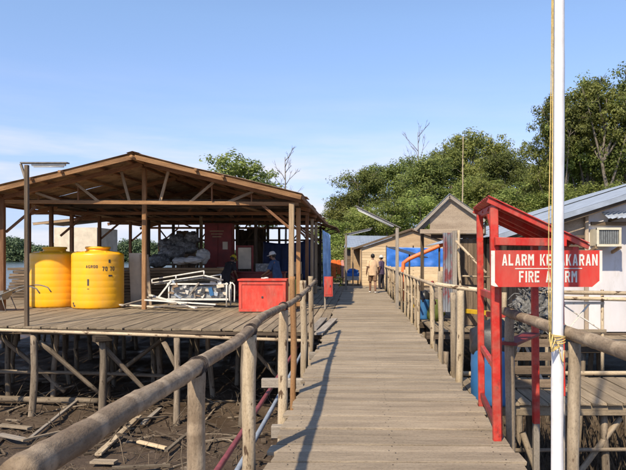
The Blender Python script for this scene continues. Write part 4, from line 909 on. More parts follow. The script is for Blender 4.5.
# house at the far end of the walk
fh = thing('far_house', (3, 35, 0), 'pale boarded house with plywood gable closing the far end of the walk', 'house')
yf = 34.0
fp_, fl, fr_ = V(3.0, 33.85, 3.2), V(-.35, 33.85, 2.08), V(6.4, 33.85, 2.08); dY = V(0, 5, 0)
roof_plane('roof_sheet', fp_, fp_+dY, fl+dY, fl, M_['rust'], fh, 30); roof_plane('roof_sheet', fp_+dY, fp_, fr_, fr_+dY, M_['rust'], fh, 30)
beam('rake_board', fp_+V(0, -.02, -.05), fl+V(0, -.02, -.05), .03, .12, M_['oldwall'], fh); beam('rake_board', fp_+V(0, -.02, -.05), fr_+V(0, -.02, -.05), .03, .12, M_['oldwall'], fh)
for i in range(14):
    z = .08+i*.155; xr = 6.0; xl = .18
    beam('wall_board', (xl, yf, z), (xr, yf, z), .025, .147, M_['ply_pale'], fh)
MB().prism([V(.35, yf-.02, 2.17), V(5.65, yf-.02, 2.17), V(3.0, yf-.02, 3.06)], (0, .03, 0)).build('gable_panel', M_['ply'], fh)
MB().box((.2, 36, 1.05), (.05, 4, 2.1)).build('side_wall', M_['ply'], fh); MB().box((-.1, 37.5, 1.1), (.7, .06, 2.2)).build('porch_wall', M_['ply'], fh)
beam('corner_post', (.15, yf-.04, 0), (.15, yf-.04, 2.15), .09, .08, M_['beam_tan'], fh)
beam('porch_post', (-.28, 33.7, 0), (-.28, 33.7, 2.0), .08, .08, M_['beam_tan'], fh)
t = thing('day_bed', (-.25, 34.6, 0), 'blue draped bench in the porch left of the far house', 'bench'); MB().box((-.3, 34.8, .62), (.75, .7, .2)).build('cushion', M_['blue_tarp'], t); MB().box((-.3, 34.6, .40), (.72, .9, .22)).build('cover', M_['sack_white'], t)
for dx in (-.3, .3):
    for dy in (-.4, .4): MB().box((-.3+dx, 34.6+dy, .15), (.07, .07, .30)).build('leg', M_['beam_old'], t)
MB().blob((-.3, 34.8, .80), (.28, .24, .16), 8, .5).build('blue_bundle', M_['blue_tarp'], t, True)
t = thing('tin_shack', (.5, 44, 0), 'shack with pale blue tin roof behind the far house', 'shack')
roof_plane('roof_sheet', P(347, 235.5, 45), P(392, 236, 45), P(393, 247.5, 40), P(344, 247.5, 40), M_['zinc_blue'], t, 30)
MB().box((.55, 42.5, 1.05), (3.0, 4, 2.1)).build('wall', M_['oldwall'], t)
for xx in (-.8, 2.1): beam('stilt', (xx, 42, -1.7), (xx, 42, 0), .14, .14, M_['pile'], t)
# stall with blue tarp
t = thing('tarp_stall', (3, 31.8, 0), 'market stall walled with a bright blue tarp beside the far house', 'stall')
cloth('tarp', (1.50, 31.9, 2.12), (4.6, 31.9, 2.05), 1.05, 'blue_tarp', None, None, 4, .05, t)
for xx in (1.5, 2.9, 4.6): log('post', [(xx, 31.97, 0), (xx, 31.97, 2.2)], .04, .04, M_['beam_old'], t, 8, .8)
for i in range(5): beam('counter_board', (1.5, 31.8, 1.0-i*.19), (4.6, 31.8, 1.0-i*.19), .03, .17, M_['ply_pale'], t)
t = thing('dark_awning', (2.3, 28, 0), 'dark tilted tin sheet on a short post behind the pickets', 'awning'); beam('sheet', P(390.5, 247, 28.3), P(424, 257.5, 27), .6, .03, M_['dark'], t); beam('post', (2.32, 27.6, 0), P(409.5, 253, 27.6), .07, .07, M_['beam_old'], t)
t = thing('orange_pipe', (2.3, 22, 0), 'thick orange pipe sloping down beside the hut', 'pipe'); MB().tube(catmull([P(446, 243, 22), P(425, 252, 22), P(409, 259, 22), P(403.5, 263, 22), P(403, 274, 22), V(1.63, 22, 0)], .2), .075, 12).build('pipe', M_['orange'], t, True)
beam('prop', (2.95, 22.1, 0), (2.95, 22.1, 1.95), .06, .06, M_['beam_old'], t)

# drums and bins on the right
def drum(c, r, h, label, lidmat, bag):
    t = thing('blue_drum', c, label, 'drum', 'blue plastic drums'); c = V(*c)
    prof = [(r*.93, 0), (r, .03)]+[(r*(1+(.02 if k in (3, 7) else 0)), .03+(h-.06)*k/10) for k in range(1, 10)]+[(r, h-.03), (r*.94, h), (r*.9, h-.02), (r*.88, h-.1), (0, h-.1)]
    MB().lathe(prof, c, 28).build('body', M_['blue'], t, True)
    if bag: MB().blob(c+V(0, 0, h+.04), (r*1.06, r*1.06, .34 if r > .2 else .18), 5, .25, 20, 12, 2.5).build('black_bag', M_['black'], t, True)
drum((1.80, 8.15, -.345), .285, .74, 'large blue drum with black bag behind the red alarm stand', 'black', True)
drum((1.70, 15.7, 0), .155, .52, 'small blue bin with black bag behind the picket railing', 'black', True)
tag(MB().blob((1.92, 7.98, .52), (.10, .10, .06), 3, .4).build('blue_rag', M_['blue'], None, True), 'small blue rag lying on the black bag', 'rag')
cloth('red_jacket', (1.50, 12.3, 1.12), (1.52, 12.4, 1.10), .45, 'red_dark', 'dark red jacket hung over the rail near the hut', 'jacket', 2, .04)
tag(MB().blob((1.95, 15.2, .25), (.22, .2, .25), 7, .4, 14, 10).build('green_bundle', M_['leaf_light'], None, True), 'pale green bundle on the floor right of the small blue bin', 'bundle')
t = thing('netting_crate', (2.65, 9.2, -.35), 'heap of grey netting on a rough crate behind the sign', 'netting')
for dz in (.08, .28, .48, .68): beam('slat', (2.3, 9.0, -.35+dz), (3.05, 9.0, -.35+dz), .025, .12, M_['oldwall'], t)
for dx in (2.33, 3.02):
    for dy in (9.03, 9.5): beam('corner', (dx, dy, -.345), (dx, dy, .42), .05, .05, M_['oldwall'], t)
MB().box((2.675, 9.26, .43), (.78, .55, .03)).build('crate_top', M_['oldwall'], t)
gm = random.Random(9); m = MB()
m.blob((2.68, 9.26, .70), (.33, .25, .30), 6, .6, 40, 28, 4.5)
for k in range(150):
    a = gm.uniform(0, 6.28); b = gm.uniform(0, 6.28); c1 = V(2.68+.33*math.cos(a)*abs(math.sin(b)), 9.26+.26*math.sin(a)*abs(math.sin(b)), .74+.36*math.cos(b)); c2 = c1+V(gm.uniform(-.2, .2), gm.uniform(-.15, .1), gm.uniform(-.2, .15)); mid = (c1+c2)/2+V(gm.uniform(-.08, .08), gm.uniform(-.1, .05), gm.uniform(-.05, .1))
    m.tube(catmull([c1, mid, c2], .05), .010, 5)
m.build('netting', M_['netting'], t, True)
for i, (a, b) in enumerate((((2.2, 9.4, -.33), (2.75, 9.62, .55)), ((2.9, 9.6, -.33), (2.45, 9.7, .62)), ((3.2, 9.5, -.33), (3.15, 9.75, .7)))):
    tag(beam('leaning_stick', a, b, .04, .04, M_['white'], None), ['pale stick leaning right, behind the red stand', 'pale stick leaning left, behind the red stand', 'upright pale stick beside the netting crate'][i], 'stick', 'sticks behind the stand')

# garments hanging at the far left end of the walk
t = thing('clothes_line', (-1.2, 35.5, 0), 'line strung between two poles at the far left of the walk', 'clothes line')
for xx in (-1.78, -.72): log('pole', [(xx, 35.5, -.1), (xx, 35.5, 1.75)], .035, .03, M_['greypole'], t, 8, .5)
MB().tube([V(-1.78, 35.5, 1.42), V(-1.25, 35.5, 1.38), V(-.72, 35.5, 1.42)], .008, 5).build('line', M_['rope'], t)
def garment(x0, x1, z0, z1, mt, label, seed):
    w_ = x1-x0; cx = (x0+x1)/2
    pts = [(-.18, 1), (.18, 1), (.34, .96), (.56, .62), (.42, .54), (.31, .70), (.33, 0), (-.33, 0), (-.31, .70), (-.42, .54), (-.56, .62), (-.34, .96)]
    m = MB(); m.prism([V(cx+a*w_, 35.42+.02*seed, z0+(z1-z0)*b) for a, b in pts], (0, .09, 0)); o = m.build('hanging_jacket', M_[mt], None)
    bv_ = o.modifiers.new('b', 'BEVEL'); bv_.width = .03; bv_.segments = 2
    tag(o, label, 'jacket', 'jackets on the line')
garment(-1.62, -1.2, .36, 1.44, 'orange_cloth', 'orange jacket on the line, nearer the pale blue cloth', 0); garment(-1.28, -.98, .60, 1.43, 'orange_cloth', 'shorter orange jacket in the middle of the line', 1); garment(-1.02, -.80, .4, 1.43, 'pink', 'pink garment beside the orange jackets on the line', 2)
t = thing('low_bench', (-1.2, 36, 0), 'pale low bench under the hanging orange jackets', 'bench'); MB().box((-1.2, 36.0, .38), (.8, .4, .06)).build('seat', M_['ply_pale'], t)
for dx in (-.3, .3): MB().box((-1.2+dx, 36.0, .175), (.06, .36, .35)).build('leg', M_['ply_pale'], t)

# tan hut beyond the shed, left
t = thing('tan_hut', (-16, 33, -2), 'tan panelled hut with flat tin roof seen behind the tanks', 'hut')
x0, x1 = P(54, 0, 33).x, P(97, 0, 33).x
MB().box(((x0+x1)/2, 34.4, 1.3), (x1-x0, 2.8, 3.8)).build('wall', M_['cream'], t)
roof_plane('roof_sheet', (x1+1.2, 32.95, 3.95), (x1+1.2, 36.5, 3.95), (x0-1.2, 36.5, 3.45), (x0-1.2, 32.95, 3.45), M_['rust'], t, 20)
beam('roof_beam', (x0-1.1, 32.96, 3.38), (x1+1.1, 32.96, 3.85), .08, .12, M_['beam_tan'], t)
for xx in (x0+.2, x1-.2): log('stilt', [(xx, 33.2, -3.3), (xx, 33.2, -.6)], .09, .09, M_['pile'], t, 8, .8)

# ================================================================== PEOPLE
def skin_mesh(name, J, E, mat, parent, M, sub=2, smooth=True):
    names = list(J); me = bpy.data.meshes.new(name)
    me.from_pydata([J[n][0] for n in names], [(names.index(a), names.index(b)) for a, b in E], [])
    me.materials.append(mat)
    o = link(name, me, parent, M)
    sk = o.modifiers.new('skin', 'SKIN'); sk.use_smooth_shade = True
    lay = me.skin_vertices[0].data
    for i, n in enumerate(names):
        r = J[n][1]; lay[i].radius = r if isinstance(r, tuple) else (r, r); lay[i].use_root = (i == 0)
    ss = o.modifiers.new('sub', 'SUBSURF'); ss.levels = sub; ss.render_levels = sub
    return o
def person(loc, rz_, label, pose, shirt, trousers, shorts=False, hat=None, h=1.68):
    t = thing('person', loc, label, 'person', rz=rz_); M = WM[t] @ Matrix.Scale(h/1.70, 4)
    p = dict(lean=0, head=0, armL=(.02, -.06), armR=(.02, .08), legL=.16, legR=-.14, bend=0); p.update(pose)
    ln = p['lean']; hy = lambda z: (z-.95)*ln                 # forward shift with height when bending
    def T(x, y, z):
        if z > .95:
            a = ln; dz = z-.95; return (x, y*math.cos(a)+dz*math.sin(a), .95+dz*math.cos(a)-y*math.sin(a))
        return (x, y, z)
    J = {'pelvis': (T(0, 0, .95), (.13, .10)), 'waist': (T(0, .0, 1.12), (.125, .09)), 'chest': (T(0, .0, 1.33), (.15, .10)), 'neck0': (T(0, -.01, 1.45), (.06, .06)), 'neck': (T(0, .0, 1.51), (.05, .052)),
         'jaw': (T(0, .035, 1.555), (.055, .065)), 'head': (T(0, .015, 1.625), (.074, .09)), 'crown': (T(0, .0, 1.685), (.05, .06))}
    E = [('pelvis', 'waist'), ('waist', 'chest'), ('chest', 'neck0'), ('neck0', 'neck'), ('neck', 'jaw'), ('jaw', 'head'), ('head', 'crown')]
    Jc = {k: J[k] for k in ('pelvis', 'waist', 'chest')}; Ec = [('pelvis', 'waist'), ('waist', 'chest')]
    for s_, side_ in ((-1, 'L'), (1, 'R')):
        af, ab = p['arm'+side_]; lg = p['leg'+side_]
        sh = T(s_*.185, 0, 1.40); el = T(s_*.245, ab*.6, 1.13); wr = T(s_*.27, ab*.6+af*1.6+.04, .90)
        if p.get('reach') and s_ > -2: el = T(s_*.23, .16, 1.16); wr = T(s_*.16, .38, 1.10)
        d = (Vector(wr)-Vector(el)).normalized(); hd = Vector(wr)+d*.07
        J['sh'+side_] = (sh, (.056, .058)); J['el'+side_] = (el, (.040, .042)); J['wr'+side_] = (wr, (.027, .032)); J['hd'+side_] = (tuple(hd), (.022, .038))
        E += [('chest', 'sh'+side_), ('sh'+side_, 'el'+side_), ('el'+side_, 'wr'+side_), ('wr'+side_, 'hd'+side_)]
        for k in range(5):
            off = Vector((0, (k-1.5)*.02, 0)) if k < 4 else Vector((-s_*.01, .045, 0)); ln_ = (.075, .085, .08, .065, .05)[k]
            f1 = hd+d*(.03 if k < 4 else -.02)+off; f2 = f1+d*ln_*.6+Vector((-s_*.012, 0, 0))+(off*.3); f3 = f2+d*ln_*.4+Vector((-s_*.02, 0, 0))
            for nm, q_ in (('a', f1), ('b', f2), ('c', f3)): J[f'f{side_}{k}{nm}'] = (tuple(q_), (.009, .009))
            E += [('hd'+side_, f'f{side_}{k}a'), (f'f{side_}{k}a', f'f{side_}{k}b'), (f'f{side_}{k}b', f'f{side_}{k}c')]
        hip = (s_*.09, 0, .90); kn = (s_*.10, lg*.55+.03, .49); an = (s_*.10, lg, .085); to = (s_*.115, lg+.15, .03)
        J['hip'+side_] = (hip, (.088, .09)); J['kn'+side_] = (kn, (.055, .06)); J['cf'+side_] = ((s_*.1, (kn[1]+an[1])/2-.025, .33), (.050, .058)); J['an'+side_] = (an, (.036, .042)); J['to'+side_] = (to, (.040, .025))
        E += [('pelvis', 'hip'+side_), ('hip'+side_, 'kn'+side_), ('kn'+side_, 'cf'+side_), ('cf'+side_, 'an'+side_), ('an'+side_, 'to'+side_)]
        Jc['sh'+side_] = (sh, (.074, .076)); Jc['sl'+side_] = (tuple(Vector(sh).lerp(Vector(el), .75)), (.072, .074)); Ec += [('chest', 'sh'+side_), ('sh'+side_, 'sl'+side_)]
    skin_mesh('body', J, E, M_['skin'], t, M)
    sm = MB(); rings = [(.78, .205, .150), (.95, .198, .145), (1.15, .185, .130), (1.32, .197, .128), (1.41, .165, .100), (1.475, .066, .064)]; vs = []; n_ = 20
    for z, rx, ry in rings:
        for j in range(n_):
            a_ = 2*math.pi*j/n_; k_ = 1+.05*math.sin(a_*5+z*9)*(1 if z < 1.3 else 0); vs.append(T(rx*math.cos(a_)*k_, ry*math.sin(a_)*k_, z))
    sm.add(vs, [(i*n_+j, i*n_+(j+1) % n_, (i+1)*n_+(j+1) % n_, (i+1)*n_+j) for i in range(len(rings)-1) for j in range(n_)])
    for side_ in 'LR':
        s0 = Vector(J['sh'+side_][0]); e0 = Vector(J['el'+side_][0]); s1 = s0+Vector((-.08 if s0.x > 0 else .08, 0, .02)); sm.tube([s1, s0, s0.lerp(e0, .45), s0.lerp(e0, .85)], [.06, .074, .074, .078], 12, False)
    link('shirt', sm.mesh('shirt', shirt, True), t, M)
    tm = MB()
    for side_, s_ in (('L', -1), ('R', 1)):
        hp = Vector(J['hip'+side_][0]); kn = Vector(J['kn'+side_][0]); an = Vector(J['an'+side_][0])
        if shorts: tm.tube([hp+Vector((-s_*.03, 0, .10)), hp, hp.lerp(kn, .5), hp.lerp(kn, .9)], [.12, .115, .105, .10], 14, False)
        else: tm.tube([hp+Vector((-s_*.03, 0, .10)), hp, kn, kn.lerp(an, .5), an+Vector((0, 0, .0))], [.12, .112, .085, .075, .072], 14, False)
        to = Vector(J['to'+side_][0]); sm = MB().blob((an+to)/2+Vector((0, .02, -.025)), (.05, .14, .045), 1, .05, 12, 8)
        me = sm.mesh('shoe', M_['shoe'] if shorts else M_['dark'], True); link('shoe', me, t, M)
    link('shorts' if shorts else 'trousers', tm.mesh('trousers', trousers, True), t, M)
    Hm = M @ Matrix.Translation(T(0, .02, 1.63)) @ Matrix.Rotation(-ln-p['head'], 4, 'X')
    hb = MB(); hb.blob((0, -.018, .022), (.088, .103, .098), 2, .08, 18, 12)
    if hat is None: link('hair', hb.mesh('hair', M_['hair'], True), t, Hm)
    else:
        hb2 = MB().lathe([(.125, .0), (.128, .012), (.108, .022), (.105, .06), (.085, .105), (.04, .128), (0, .133)], (0, -.005, .025), 24); hb2.box((0, .13, .035), (.13, .09, .012))
        link('hat', hb2.mesh('hat', hat, True), t, Hm); link('hair', MB().blob((0, -.025, 0), (.083, .09, .075), 2, .08, 16, 10).mesh('hair', M_['hair'], True), t, Hm)
    for s_ in (-1, 1):
        link('ear', MB().blob((s_*.082, -.005, -.02), (.013, .022, .034), 1, .1, 8, 6).mesh('ear', M_['skin'], True), t, Hm)
        link('eye', MB().blob((s_*.032, .092, -.005), (.013, .008, .008), 1, 0, 8, 6).mesh('eye', M_['hair'], True), t, Hm)
    link('nose', MB().blob((0, .105, -.03), (.016, .022, .026), 1, .05, 8, 6).mesh('nose', M_['skin'], True), t, Hm); link('mouth', MB().blob((0, .092, -.075), (.028, .008, .008), 1, 0, 8, 6).mesh('mouth', M_['pink'], True), t, Hm)
    return t
person((.66, 27.2, 0), R(4), 'person in loose beige shirt and brown shorts walking away along the boardwalk', {'legL': .20, 'legR': -.18, 'armL': (.05, -.12), 'armR': (.03, .1)}, M_['shirt_beige'], M_['shorts'], True, None, 1.70)
person((1.17, 30.3, 0), R(60), 'person in dark purple clothes and pale cap by the far pickets', {'legL': .05, 'legR': -.05}, M_['cloth_purple'], M_['cloth_dark'], False, M_['hat_pale'], 1.62)
person((-2.72, 20.6, 0), R(70), 'person in blue overalls and pale cap standing behind the red chest', {'lean': .25, 'reach': True, 'legL': .08, 'legR': -.08}, M_['cloth_blue'], M_['cloth_blue'], False, M_['hat_pale'], 1.74)
person((-4.85, 22.3, 0), R(-35), 'person in dark clothes and yellow hard hat bending before the dark red cabinet', {'lean': .55, 'reach': True, 'legL': .1, 'legR': -.1}, M_['cloth_dark'], M_['cloth_dark'], False, M_['hat_yellow'], 1.72)

# ================================================================== DEBRIS ON THE MUD
gd = random.Random(21)
planks = [((98, 455), (139, 418), .12, 'pale'), ((0, 423), (30, 427), .14, 'deck'), ((30, 436), (78, 404), .07, 'greywood'), ((22, 441), (60, 430), .07, 'deck'), ((92, 461), (116, 462), .16, 'deck'), ((104, 446), (124, 432), .12, 'greywood'),
          ((138, 444), (166, 448), .09, 'ply_pale'), ((143, 424), (160, 410), .10, 'greywood'), ((64, 408), (90, 396), .08, 'deck'), ((0, 436), (24, 440), .12, 'greywood'), ((166, 452), (196, 428), .07, 'pile'), ((205, 440), (262, 432), .06, 'pile'), ((40, 457), (70, 449), .09, 'deck'), ((112, 470), (170, 463), .06, 'pile')]
lab = ['long pale plank lying slantwise on the mud below the rail', 'weathered plank at the left edge of the mud', 'thin grey plank pointing under the platform beside the first pile', 'short plank lying across the thin grey one', 'thick plank end lying nearest the rail on the mud', 'grey plank beside the long pale plank', 'pale wood offcut lying on bare mud right of the planks', 'grey plank pointing under the platform right of the second pile', 'narrow plank under the platform edge behind the first pile', 'grey plank at the lower left edge of the mud', 'dark stick leaning at the third pile', 'dark stick lying right of the near rail post', 'small plank at the bottom left below the rail', 'dark stick at the bottom edge of the mud']
for (a, b, w_, mt), lb in zip(planks, lab):
    pts = []
    for (px, py) in (a, b):
        Y = (EYE+2.02)*609/(py-257); X = (px-358)*Y/609; pts.append(V(X, Y, ground_z(X, Y)+.07+gd.uniform(0, .06)))
    tag(beam('driftwood_plank' if mt != 'pile' else 'driftwood_stick', pts[0], pts[1], w_, .045, M_[mt], None, jit=.01), lb, 'driftwood', 'driftwood on the mud')
m = MB()
for k in range(1500):
    X = gd.uniform(-11, -1.0) if k % 4 else gd.uniform(1.6, 6.5); Y = gd.uniform(8.5, 17) if k % 4 else gd.uniform(6, 11); z = ground_z(X, Y)
    a = gd.uniform(0, 6.28); l = gd.uniform(.08, .6)*gd.uniform(.4, 1); up = gd.uniform(.0, .35)*l if gd.random() < .7 else l*gd.uniform(.5, 1.5)
    p0 = V(X, Y, z-.01); p2 = p0+V(math.cos(a)*l, math.sin(a)*l, up); mid = (p0+p2)/2+V(gd.uniform(-.05, .05), gd.uniform(-.05, .05), gd.uniform(0, .08))
    r = gd.uniform(.004, .014); m.tube([p0, mid, p2], [r, r*.9, r*.5], 4, False)
tag(m.build('roots_and_sticks', M_['twig'], None, True, Matrix.Identity(4)), 'tangle of roots, twigs and debris on the mud', 'debris', kind='stuff')
m = MB()
for k in range(1600):
    X = gd.uniform(-11, -1.0) if k % 3 else gd.uniform(1.6, 6.5); Y = gd.uniform(8.5, 16); z = ground_z(X, Y); s_ = gd.uniform(.02, .07)
    m.blob((X, Y, z), (s_, s_*gd.uniform(.6, 1), s_*.5), k, .4, 6, 4)
tag(m.build('mud_clods', M_['mud'], None, False, Matrix.Identity(4)), 'lumps of mud and small stones scattered over the bank', 'clods', kind='stuff')

m = MB()
for k in range(330):
    X = gd.uniform(-12, -1.2) if k % 4 else gd.uniform(1.7, 6.5); Y = gd.uniform(9.5, 18) if k % 4 else gd.uniform(6, 11.5); z = ground_z(X, Y)
    a = gd.uniform(0, 6.28); l = gd.uniform(.15, 1.1); d = V(math.cos(a), math.sin(a), gd.uniform(-.05, .22)); m.m = gd.randrange(3)
    if k % 2: m.bar(V(X, Y, z+.03), V(X, Y, z+.03)+d*l, gd.uniform(.03, .10), .025)
    else: m.tube([V(X, Y, z+.02), V(X, Y, z+.04)+d*l*.5+V(0, 0, gd.uniform(0, .05)), V(X, Y, z+.02)+d*l], gd.uniform(.012, .03), 6)
tag(m.build('driftwood_litter', [M_['pile'], M_['beam_old'], M_['beam_old']], None, False, Matrix.Identity(4)), 'litter of broken sticks and board ends strewn over the mud', 'debris', kind='stuff')
m = MB()
for k in range(2600):
    X = gd.uniform(1.8, 8.5); Y = gd.uniform(6.5, 12.5); z = ground_z(X, Y); h = gd.uniform(.15, .75); a = gd.uniform(0, 6.28); b_ = V(math.cos(a), math.sin(a), 0)*gd.uniform(0, .5)*h; w_ = gd.uniform(.006, .014)
    m.add([V(X-w_, Y, z), V(X+w_, Y, z), V(X, Y, z+h*.55)+b_*.35+V(w_, 0, 0), V(X, Y, z+h)+b_], [(0, 1, 2), (0, 2, 3)])
tag(m.build('dry_reeds', M_['twig'], None, False, Matrix.Identity(4)), 'dry reeds and weeds under the side platform on the right', 'reeds', kind='stuff')

# ================================================================== TREES
def leaf_mesh(name, cen, rad, nleaf, size, mat, seed, outward, flat=.7):
    r = np.random.default_rng(seed); k = len(cen); n = k*nleaf
    ci = np.repeat(np.arange(k), nleaf); d = r.normal(size=(n, 3)); d /= np.linalg.norm(d, axis=1)[:, None]
    rr = r.random(n)**.45; p = cen[ci]+d*(rr*rad[ci])[:, None]*np.array([1, 1, flat])
    nn = d*.9+r.normal(size=(n, 3))*.38+np.array([0, 0, .45])+outward[ci]*.35; nn /= np.linalg.norm(nn, axis=1)[:, None]
    a = np.cross(nn, r.normal(size=(n, 3))); a /= np.linalg.norm(a, axis=1)[:, None]; b = np.cross(nn, a)
    L_ = size*(.65+.7*r.random(n)); W_ = L_*.5
    v = np.stack([p-a*L_[:, None]*.5, p+b*W_[:, None]*.5, p+a*L_[:, None]*.5, p-b*W_[:, None]*.5], 1).reshape(-1, 3)
    me = bpy.data.meshes.new(name); me.vertices.add(n*4); me.vertices.foreach_set('co', v.ravel().astype(np.float32))
    me.loops.add(n*4); me.loops.foreach_set('vertex_index', np.arange(n*4, dtype=np.int32))
    me.polygons.add(n); me.polygons.foreach_set('loop_start', np.arange(0, n*4, 4, dtype=np.int32)); me.polygons.foreach_set('loop_total', np.full(n, 4, np.int32))
    tint = np.clip(r.random(n)*.55+np.repeat(r.random(k), nleaf)*.45, 0, 1)
    at = me.attributes.new('tint', 'FLOAT', 'POINT'); at.data.foreach_set('value', np.repeat(tint, 4).astype(np.float32))
    me.materials.append(mat); me.update(); me.validate(); return me
def make_tree(seed, H, R_, base, ncl, nleaf, size, mat, openness=.0, crad=(.55, 1.15)):
    """trunk + limbs mesh and crown mesh, foot at origin; base: fraction of height where the crown starts"""
    g_ = random.Random(seed); r = np.random.default_rng(seed)
    cz = H*(base+1)/2; hz_ = H*(1-base)/2
    nl = 9; lobes = []
    for i in range(nl):                                    # uneven crown: a handful of lobes of different size
        a = g_.uniform(0, 6.28); e_ = g_.uniform(-.8, .85); q_ = math.sqrt(1-e_*e_)*g_.uniform(.35, .75)
        lobes.append((np.array([math.cos(a)*q_*R_, math.sin(a)*q_*R_, cz+e_*hz_*.72]), g_.uniform(.36, .6)*R_))
    lobes.append((np.array([g_.uniform(-.2, .2)*R_, g_.uniform(-.2, .2)*R_, H-R_*.42]), R_*.42))
    cen = []
    while len(cen) < ncl:
        lc, lr = g_.choice(lobes); d = r.normal(size=3); d /= np.linalg.norm(d)
        p = lc+d*lr*(r.random()**.35)*np.array([1, 1, .8])
        if p[2] > H*base*.85: cen.append(p)
    cen = np.array(cen); rad = r.uniform(crad[0], crad[1], ncl)
    out = cen-np.array([0, 0, cz]); out /= np.linalg.norm(out, axis=1)[:, None]+1e-6
    crown = leaf_mesh('crown', cen, rad, nleaf, size, mat, seed, out)
    m = MB(); tr = [V(0, 0, -.6)]
    for k in range(1, 7): tr.append(V(g_.uniform(-.25, .25)*k*.25, g_.uniform(-.25, .25)*k*.25, H*.86*k/6))
    r0 = .018*H; m.tube(catmull(tr, .7), [r0*(1-.85*i/(len(catmull(tr, .7))-1)) for i in range(len(catmull(tr, .7)))], 8)
    for lc, lr in lobes:
        z0 = max(H*base*.6, lc[2]-lr*1.6); k = min(5, max(1, int(z0/(H*.86)*6))); s0 = tr[k]
        e1 = V(*lc); mid = s0.lerp(e1, .5)+V(0, 0, -.1*lr); m.tube(catmull([s0, mid, e1, e1+V(g_.uniform(-.5, .5), g_.uniform(-.5, .5), lr*.5)], .6), r0*.32, 6) if False else None
        pl = catmull([s0, mid, e1], .6); m.tube(pl, [r0*(.42-.3*i/(len(pl)-1)) for i in range(len(pl))], 6)
        for j in range(4):
            e2 = e1+V(g_.uniform(-1, 1), g_.uniform(-1, 1), g_.uniform(-.3, 1))*lr*.75; pl = [e1, e1.lerp(e2, .5)+V(0, 0, .1), e2]; m.tube(pl, [r0*.13, r0*.09, r0*.04], 5)
    return crown, m.mesh('trunk', M_['bark'], True)
T = {'a': make_tree(1, 14, 4.2, .30, 190, 90, .25, M_['leaf']), 'b': make_tree(2, 14, 4.2, .22, 190, 90, .25, M_['leaf_light']), 'c': make_tree(3, 14, 4.2, .35, 190, 90, .24, M_['leaf_dark']),
     'd': make_tree(4, 14, 4.4, .10, 200, 90, .25, M_['leaf']), 'e': make_tree(5, 14, 4.4, .08, 200, 90, .25, M_['leaf_light']),
     't': make_tree(6, 17, 3.6, .50, 180, 90, .22, M_['leaf_dark'], crad=(.45, 1.0)), 'u': make_tree(7, 17, 3.6, .42, 180, 90, .22, M_['leaf'], crad=(.45, 1.0)),
     's': make_tree(8, 13.5, 3.8, .42, 150, 60, .24, M_['leaf_light'], crad=(.4, .85))}
HT = {'t': 17, 'u': 17, 's': 13.5}; RT = {'t': 3.6, 'u': 3.6, 's': 3.8}
trs = [('a', 331, 207, 70, 5), ('b', 347, 188, 66, 6.5), ('c', 363, 165, 64, 7.5), ('b', 386, 157, 68, 9), ('a', 407, 152, 74, 9), ('b', 430, 153, 62, 8.5), ('c', 452, 142, 66, 8.5), ('a', 475, 124, 68, 9), ('b', 494, 131, 76, 9), ('c', 506, 146, 62, 8), ('a', 523, 158, 68, 8), ('c', 537, 167, 60, 7),
       ('d', 343, 218, 54, 6.5), ('e', 368, 203, 52, 7), ('d', 394, 198, 50, 7), ('e', 420, 188, 52, 7.5), ('d', 447, 180, 50, 7.5), ('e', 472, 172, 52, 8), ('d', 497, 176, 48, 7.5), ('e', 522, 182, 47, 7.5), ('d', 547, 184, 45, 7.5), ('e', 576, 182, 43, 7.5), ('d', 606, 180, 41, 7.5), ('e', 636, 176, 41, 8),
       ('c', 562, 140, 62, 9), ('a', 592, 138, 62, 9), ('c', 622, 136, 60, 9), ('a', 655, 130, 60, 9)]
tall = [('u', 548, 104, 50, 4.4), ('t', 562, 84, 47, 5.6), ('u', 585, 74, 48, 6.4), ('t', 605, 69, 45, 6.4), ('u', 630, 63, 46, 7.2), ('t', 655, 72, 47, 7), ('u', 690, 84, 47, 8), ('t', 735, 95, 50, 8)]
gt = random.Random(2)
def plant(kind, px, ytop, Y, W, label, group, name='mangrove_tree'):
    X = (px-358)*Y/609; zt = EYE-(ytop-257)*Y/609; zb = ground_z(X, Y)
    crown, trunk = T[kind]; sz = (zt-zb)/HT.get(kind, 14); sx = W/(2*RT.get(kind, 4.2))
    t = thing(name, (X, Y, zb), label, 'tree', group); M = Matrix.Translation((X, Y, zb)) @ Matrix.Rotation(gt.uniform(0, 6.28), 4, 'Z') @ Matrix.Diagonal((sx, sx, sz, 1))
    link('crown', crown, t, M); link('trunk', trunk, t, M)
ORD = ['first', 'second', 'third', 'fourth', 'fifth', 'sixth', 'seventh', 'eighth', 'ninth', 'tenth', 'eleventh', 'twelfth']
for i, a in enumerate(trs):
    if i < 12: lb = f'tall mangrove on the forest skyline, {ORD[i]} from its left end'
    elif i < 24: lb = f'low bushy mangrove in the front row of the forest, {ORD[i-12]} from the left'
    else: lb = f'mangrove behind the tall right-hand trees, {ORD[i-24]} from the left'
    plant(*a, lb, 'mangroves behind the houses')
for i, a in enumerate(tall): plant(*a, ['slim tall tree at the left end of the tall group right of the flagpole', 'tall dark tree just right of the flagpole top', 'tall tree second right of the flagpole', 'tall tree with pale bare trunk above the white house', 'tallest tree at the right edge of the picture', 'tall tree cut by the right edge', 'tall tree beyond the right edge', 'farthest tall tree beyond the right edge'][i], 'tall trees on the right')
plant('s', 222, 149, 55, 11, 'light airy tree rising behind the shed roof', None, 'light_tree'); plant('s', 256, 168, 58, 5.2, 'small airy tree at the right of the light tree behind the shed', None, 'light_tree')
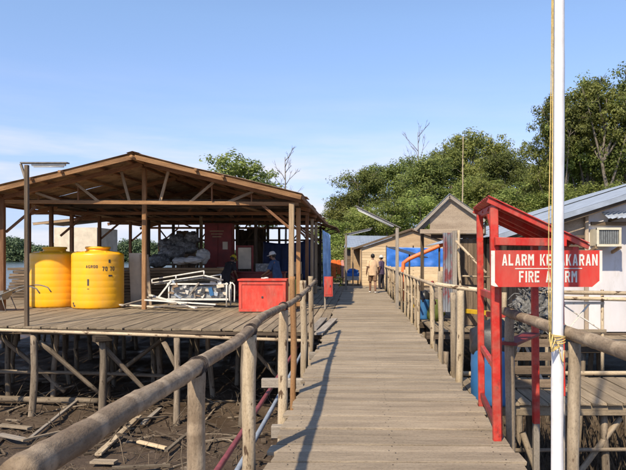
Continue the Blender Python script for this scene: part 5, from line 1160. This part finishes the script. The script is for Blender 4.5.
# bare trees
def bare(px, ytop, Y, label, seed, spread=1.0):
    g_ = random.Random(seed); X = (px-358)*Y/609; H = EYE-(ytop-257)*Y/609+2; b = V(X, Y, -2)
    m = MB(); t = thing('bare_tree', b, label, 'tree')
    def br(p, d, l, r, k):
        q1 = p+d*l*.5+V(g_.uniform(-.1, .1), g_.uniform(-.1, .1), 0)*l; q2 = p+d*l; m.tube([p, q1, q2], [r, r*.75, r*.5], 5)
        if k:
            for j in range(3): br(q1.lerp(q2, g_.uniform(0, 1)), (d+V(g_.uniform(-.8, .8), g_.uniform(-.8, .8), g_.uniform(-.1, .5))*spread).normalized(), l*g_.uniform(.4, .6), r*.5, k-1)
    m.tube([b, b+V(.1, 0, H*.5), b+V(0, 0, H*.98)], [.14, .10, .03], 7)
    for k in range(11): z = H*(.50+.045*k); br(b+V(0, 0, z), V(g_.uniform(-1, 1), g_.uniform(-1, 1), g_.uniform(.5, 1.2)).normalized(), H*.16*(1.25-k*.07), .045, 2)
    m.build('branches', M_['bark'], t, True)
bare(285, 154, 60, 'leafless grey tree standing behind the shed roof', 4, .9)
bare(418, 129, 73, 'leafless branches poking above the mangroves', 9, .5)
# undergrowth filling the forest floor, far shore
r = np.random.default_rng(31); n = 700
cen = np.stack([r.uniform(-3.5, 42, n), r.uniform(40, 70, n), np.zeros(n)], 1); keep = cen[:, 1] > 50-.25*np.clip(cen[:, 0]-6, 0, 40); cen[~keep, 1] += 12
cen[:, 2] = -1.0+r.random(n)**1.3*5.0; rad = r.uniform(.8, 1.5, n)
tag(link('undergrowth', leaf_mesh('undergrowth', cen, rad, 60, .36, M_['leaf_dark'], 5, np.zeros((n, 3))), None, Matrix.Identity(4)), 'dense green undergrowth beneath the mangroves', 'undergrowth', kind='stuff')
n = 3600; xx = r.uniform(-460, -100, n); cen = np.stack([xx, 560+r.uniform(0, 30, n), -2+r.random(n)*(17+4*np.sin(xx*.03)+3*np.sin(xx*.11))*np.clip((-60-xx)/120, .3, 1)], 1)
tag(link('far_shore_forest', leaf_mesh('far_shore_forest', cen, r.uniform(3, 6, n), 30, 2.0, M_['far_leaf'], 6, np.zeros((n, 3))), None, Matrix.Identity(4)), 'distant dark green forest along the far shore', 'forest', kind='stuff')
